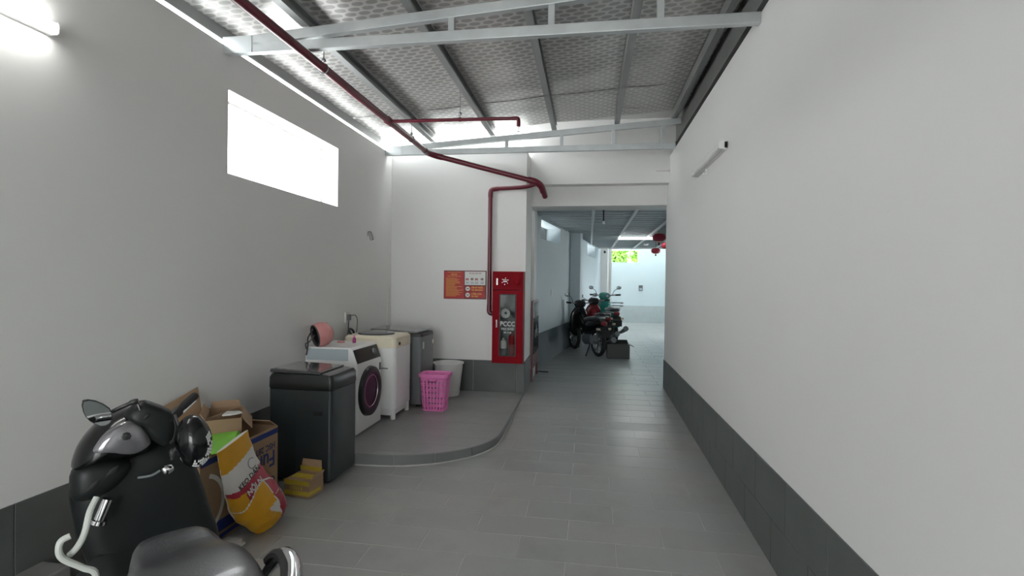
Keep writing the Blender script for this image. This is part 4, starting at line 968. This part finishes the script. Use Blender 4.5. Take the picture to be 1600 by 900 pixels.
# ------------------------------------------------------------------ bikes parked in the passage
def motorbike(label, loc, ang, paint, scooter=False, s=1.0, rack=False, mir=1.13):
    t = thing('motorbike', label, 'motorcycle', loc, ang, 'bikes parked in the passage'); t.scale = (s, s, s)
    R = .24 if scooter else .28
    for u in (0, 1.18):
        wq = MB().lathe([(R - .06, -.03), (R - .03, -.045), (R - .006, -.025), (R, 0), (R - .006, .025), (R - .03, .045), (R - .06, .03)], 28, (u, 0, R), (0, 1, 0), cap=False).build('tyre', M_rubber, t)
        rim_ = MB().lathe([(R - .065, -.02), (R - .058, 0), (R - .065, .02)], 28, (u, 0, R), (0, 1, 0), cap=False); rim_.build('wheel_rim', M_chrome, wq)
        for k in range(5):
            a = 2 * PI * k / 5; MB().bar((u, 0, R), (u + (R - .06) * math.cos(a), 0, R + (R - .06) * math.sin(a)), .03, .02, (0, 1, 0)).build('spoke', M_grey, wq, smooth=False)
        MB().loft([[(u + rr * math.cos(a), v, R + rr * math.sin(a)) for v, rr in ((-.06, R + .02), (-.03, R + .035), (.03, R + .035), (.06, R + .02))] for a in [.4 + 2.2 * k / 10 for k in range(11)]], False, closed=False).build('mudguard', paint, t, solid=.005)
    for v in (-.07, .07): MB().tube([(1.18, v, R), (.98, v * .8, .82)], .018, 8).build('fork_leg', M_steel, t)
    MB().loft([ring(-.22, .05, .62, .70), ring(-.05, .11, .52, .72), ring(.2, .13, .42, .71), ring(.45, .12, .38, .68), ring(.56, .07, .40, .62)]).build('rear_body', paint, t, ang=60)
    MB().loft([ring(-.18, .06, .70, .76), ring(-.05, .12, .69, .79), ring(.2, .13, .69, .78), ring(.42, .11, .68, .75), ring(.58, .06, .66, .72)]).build('seat', M_seat, t, ang=60)
    if scooter:
        MB().loft([ring(.5, .14, .22, .30), ring(.85, .15, .22, .30)]).build('footboard', M_black, t, ang=60)
    else:
        MB().loft([ring(.2, .09, .22, .42), ring(.5, .10, .18, .42), ring(.62, .08, .22, .38)]).build('engine', M_grey, t, ang=60)
        MB().loft([ring(.5, .05, .48, .60), ring(.75, .05, .55, .70), ring(.95, .05, .70, .84)]).build('frame_spine', paint, t, ang=60)
    yz = [(.20, .62), (.17, .82), (.06, .95), (-.06, .95), (-.17, .82), (-.20, .62), (-.16, .38), (0, .30), (.16, .38)]
    MB().puff(closedsmooth([(.98 - .12 * (w - .6), v, w) for v, w in yz], 3), (-1, 0, 0), .05, .10, 5, pw=.6).build('leg_shield', paint, t, ang=60)
    MB().puff(closedsmooth([(.90, v, w) for v, w in [(.13, 1.0), (.08, 1.07), (-.08, 1.07), (-.13, 1.0), (-.08, .92), (.08, .92)]], 3), (-1, 0, 0), .05, .10, 5, pw=.6).build('handlebar_cover', M_black if not scooter else paint, t, ang=60)
    hb_ = MB().tube(smoothpath([(.80, .34, 1.03), (.86, .2, 1.02), (.9, 0, 1.0), (.86, -.2, 1.02), (.80, -.34, 1.03)], 5), .014, 10).build('handlebar', M_steel, t)
    for s_ in (-1, 1):
        MB().tube([(.84, s_ * .24, 1.022), (.80, s_ * .35, 1.03)], .02, 10).build('hand_grip', M_rubber, t)
        MB().tube(smoothpath([(.87, s_ * .18, 1.03), (.86, s_ * .22, mir - .05), (.84, s_ * .30, mir)], 5), .006, 6).build('mirror_arm', M_black, t)
        mi_ = MB().puff(closedsmooth([(.84, s_ * .32 + .055 * math.cos(a), mir + .02 + .04 * math.sin(a)) for a in [2 * PI * k / 8 for k in range(8)]], 3), (-1, 0, 0), .006, .02, 4, pw=.5).build('mirror_shell', M_black, t, ang=60)
        MB().puff([(.833, s_ * .32 + .047 * math.cos(a), mir + .02 + .033 * math.sin(a)) for a in [2 * PI * k / 16 for k in range(16)]], (-1, 0, 0), .002, .002, 2, pw=.3).build('mirror_glass', M_mirror, mi_)
    MB().puff(closedsmooth([(-.23, v, w) for v, w in [(.06, .64), (.05, .70), (-.05, .70), (-.06, .64), (0, .61)]], 3), (-1, 0, 0), .03, .03, 4).build('tail_lamp', M_bikered, t)
    MB().box(-.31, -.29, -.09, .09, .40, .53).bar((-.22, 0, .60), (-.30, 0, .50), .16, .012, (0, 0, 1)).build('plate_holder', M_black, t, smooth=False)
    for s_ in (-1, 1): MB().tube([(-.2, s_ * .06, .55), (-.24, s_ * .15, .56)], .022, 8).build('turn_signal', M_cream, t)
    MB().tube(smoothpath([(.4, -.12, .22), (.1, -.16, .24), (-.2, -.17, .32), (-.32, -.17, .36)], 5), [.02 + .0025 * k for k in range(16)], 10).build('exhaust', M_grey, t)
    MB().tube([(.15, .1, .25), (.10, .22, .0)], .012, 8).build('side_stand', M_black, t)
    if rack:
        for dz in (0, .06):
            MB().tube(smoothpath([(-.05, .13, .80 + dz), (-.20, .15, .82 + dz), (-.30, .1, .83 + dz), (-.31, 0, .83 + dz), (-.30, -.1, .83 + dz), (-.20, -.15, .82 + dz), (-.05, -.13, .80 + dz)], 5), .010, 8).build('chrome_rack', M_chrome, t)
    else:
        MB().tube(smoothpath([(.05, .13, .74), (-.15, .13, .79), (-.24, 0, .80), (-.15, -.13, .79), (.05, -.13, .74)], 5), .013, 8).build('grab_rail', M_grey, t)
    return t
motorbike('black motorcycle parked nearest in the passage by the blue wall', (.20, 10.18, ZC), math.atan2(.91, -.42), M_gloss, mir=1.17)
motorbike('dark red motorcycle parked behind the black one', (.36, 11.35, ZC), math.atan2(.97, -.26), M_bikered, s=1.02, mir=1.1)
motorbike('teal scooter with chrome rear rack parked behind the motorcycles', (.60, 12.35, ZC), math.atan2(.98, -.20), M_teal, True, 1.12, True, 1.17)
bb = thing('black_crate', 'black open-topped box on the passage floor beside the motorcycle', 'box', (.37, 9.95, ZC), .04)
MB().box(0, .42, 0, .01, 0, .27).box(0, .42, .27, .28, 0, .27).box(0, .01, .01, .27, 0, .27).box(.41, .42, .01, .27, 0, .27).box(.01, .41, .01, .27, 0, .01).build('box_body', M_black, bb, smooth=False)
MB().add([(.42, .0, .27), (.42, .28, .27), (.50, .27, .23), (.50, .01, .23)], [(0, 1, 2, 3)]).build('flap', M_black, bb, smooth=False, solid=.008)
MB().add([(.0, .28, .27), (.42, .28, .27), (.40, .33, .33), (.02, .33, .33)], [(0, 1, 2, 3)]).build('flap', M_black, bb, smooth=False, solid=.008)

# ------------------------------------------------------------------ lanterns and small fittings of the passage
for lb, (x, y, z), r in (('red paper lantern hanging nearest in the passage', (1.43, 11.0, 2.575), .135), ('small red paper lantern hanging farthest near the yard', (1.74, 14.0, 2.49), .115), ('red paper lantern half hidden by the right wall corner', (1.80, 12.5, 2.52), .12)):
    t = thing('red_lantern', lb, 'lantern', (x, y, z), group='red lanterns in the passage')
    b = MB(); rgs = []
    for k in range(13):
        a = -PI / 2 + PI * k / 12; rr = max(.03, r * math.cos(a) ** .55 if math.cos(a) > 0 else .03); zq = .62 * r * math.sin(a)
        rgs.append([(rr * (1 + .025 * math.cos(q * PI)) * math.cos(2 * PI * q / 32), rr * (1 + .025 * math.cos(q * PI)) * math.sin(2 * PI * q / 32), zq) for q in range(32)])
    b.loft(rgs).build('lantern_body', M_lantern, t, ang=60)
    for zq in (-.66, .62): MB().lathe([(0, zq * r), (.045, zq * r), (.045, (zq + .05) * r), (0, (zq + .05) * r)], 16).build('collar', M_postery, t)
    MB().tube([(0, 0, .62 * r), (0, 0, 2.72 - z)], .004, 6).build('cord', M_black, t)
    MB().lathe([(0, -.68 * r), (.012, -.7 * r), (.022, -1.15 * r), (0, -1.2 * r)], 8).build('tassel', M_posterdk, t)
def plate(label, s_, z, name='light_switch', cat='switch'):
    p = cw(s_, .0); t = thing(name, label, cat, (p.x, p.y, z), PI / 2 - ca)
    MB().box(-.035, .035, -.012, 0, -.06, .06).build('face_plate', M_whitep, t, smooth=False, bevel=.003)
    MB().box(-.012, .012, -.017, -.012, -.025, .025).build('rocker', M_whitep, t, smooth=False, bevel=.002)
plate('white light switch on the passage wall near the entrance', sv_(9.6), 1.42)
plate('white light switch on the passage wall before the pier', sv_(11.2), 1.42)
t = thing('wall_box', 'small grey electrical box on the far pale wall', 'electrical box', (1.90, YF, 1.46))
MB().box(-.07, .07, -.06, 0, -.10, .10).build('box_body', M_grey, t, smooth=False, bevel=.006)
MB().box(-.05, .05, -.065, -.06, -.08, .0).build('cover', M_film, t, smooth=False)
p = cw(sv_(17.0), .12)
t = thing('security_camera', 'small black security camera on the far pier', 'camera', (p.x, p.y, 2.62), 0)
MB().tube([(0, 0, .05), (0, -.06, .05)], .012, 8).build('bracket', M_black, t)
MB().tube([(0, -.05, .03), (0, -.16, .0)], .035, 12).build('camera_body', M_black, t)
t = thing('smoke_detector', 'round smoke detector on the passage ceiling by the yard', 'detector', (1.55, 14.6, 2.722))
MB().lathe([(0, 0), (.07, 0), (.07, -.02), (.045, -.05), (0, -.055)], 20).build('detector_body', M_whitep, t)
MB().lathe([(0, -.05), (.02, -.05), (.018, -.065), (0, -.067)], 10).build('sensor_cap', M_grey, t)
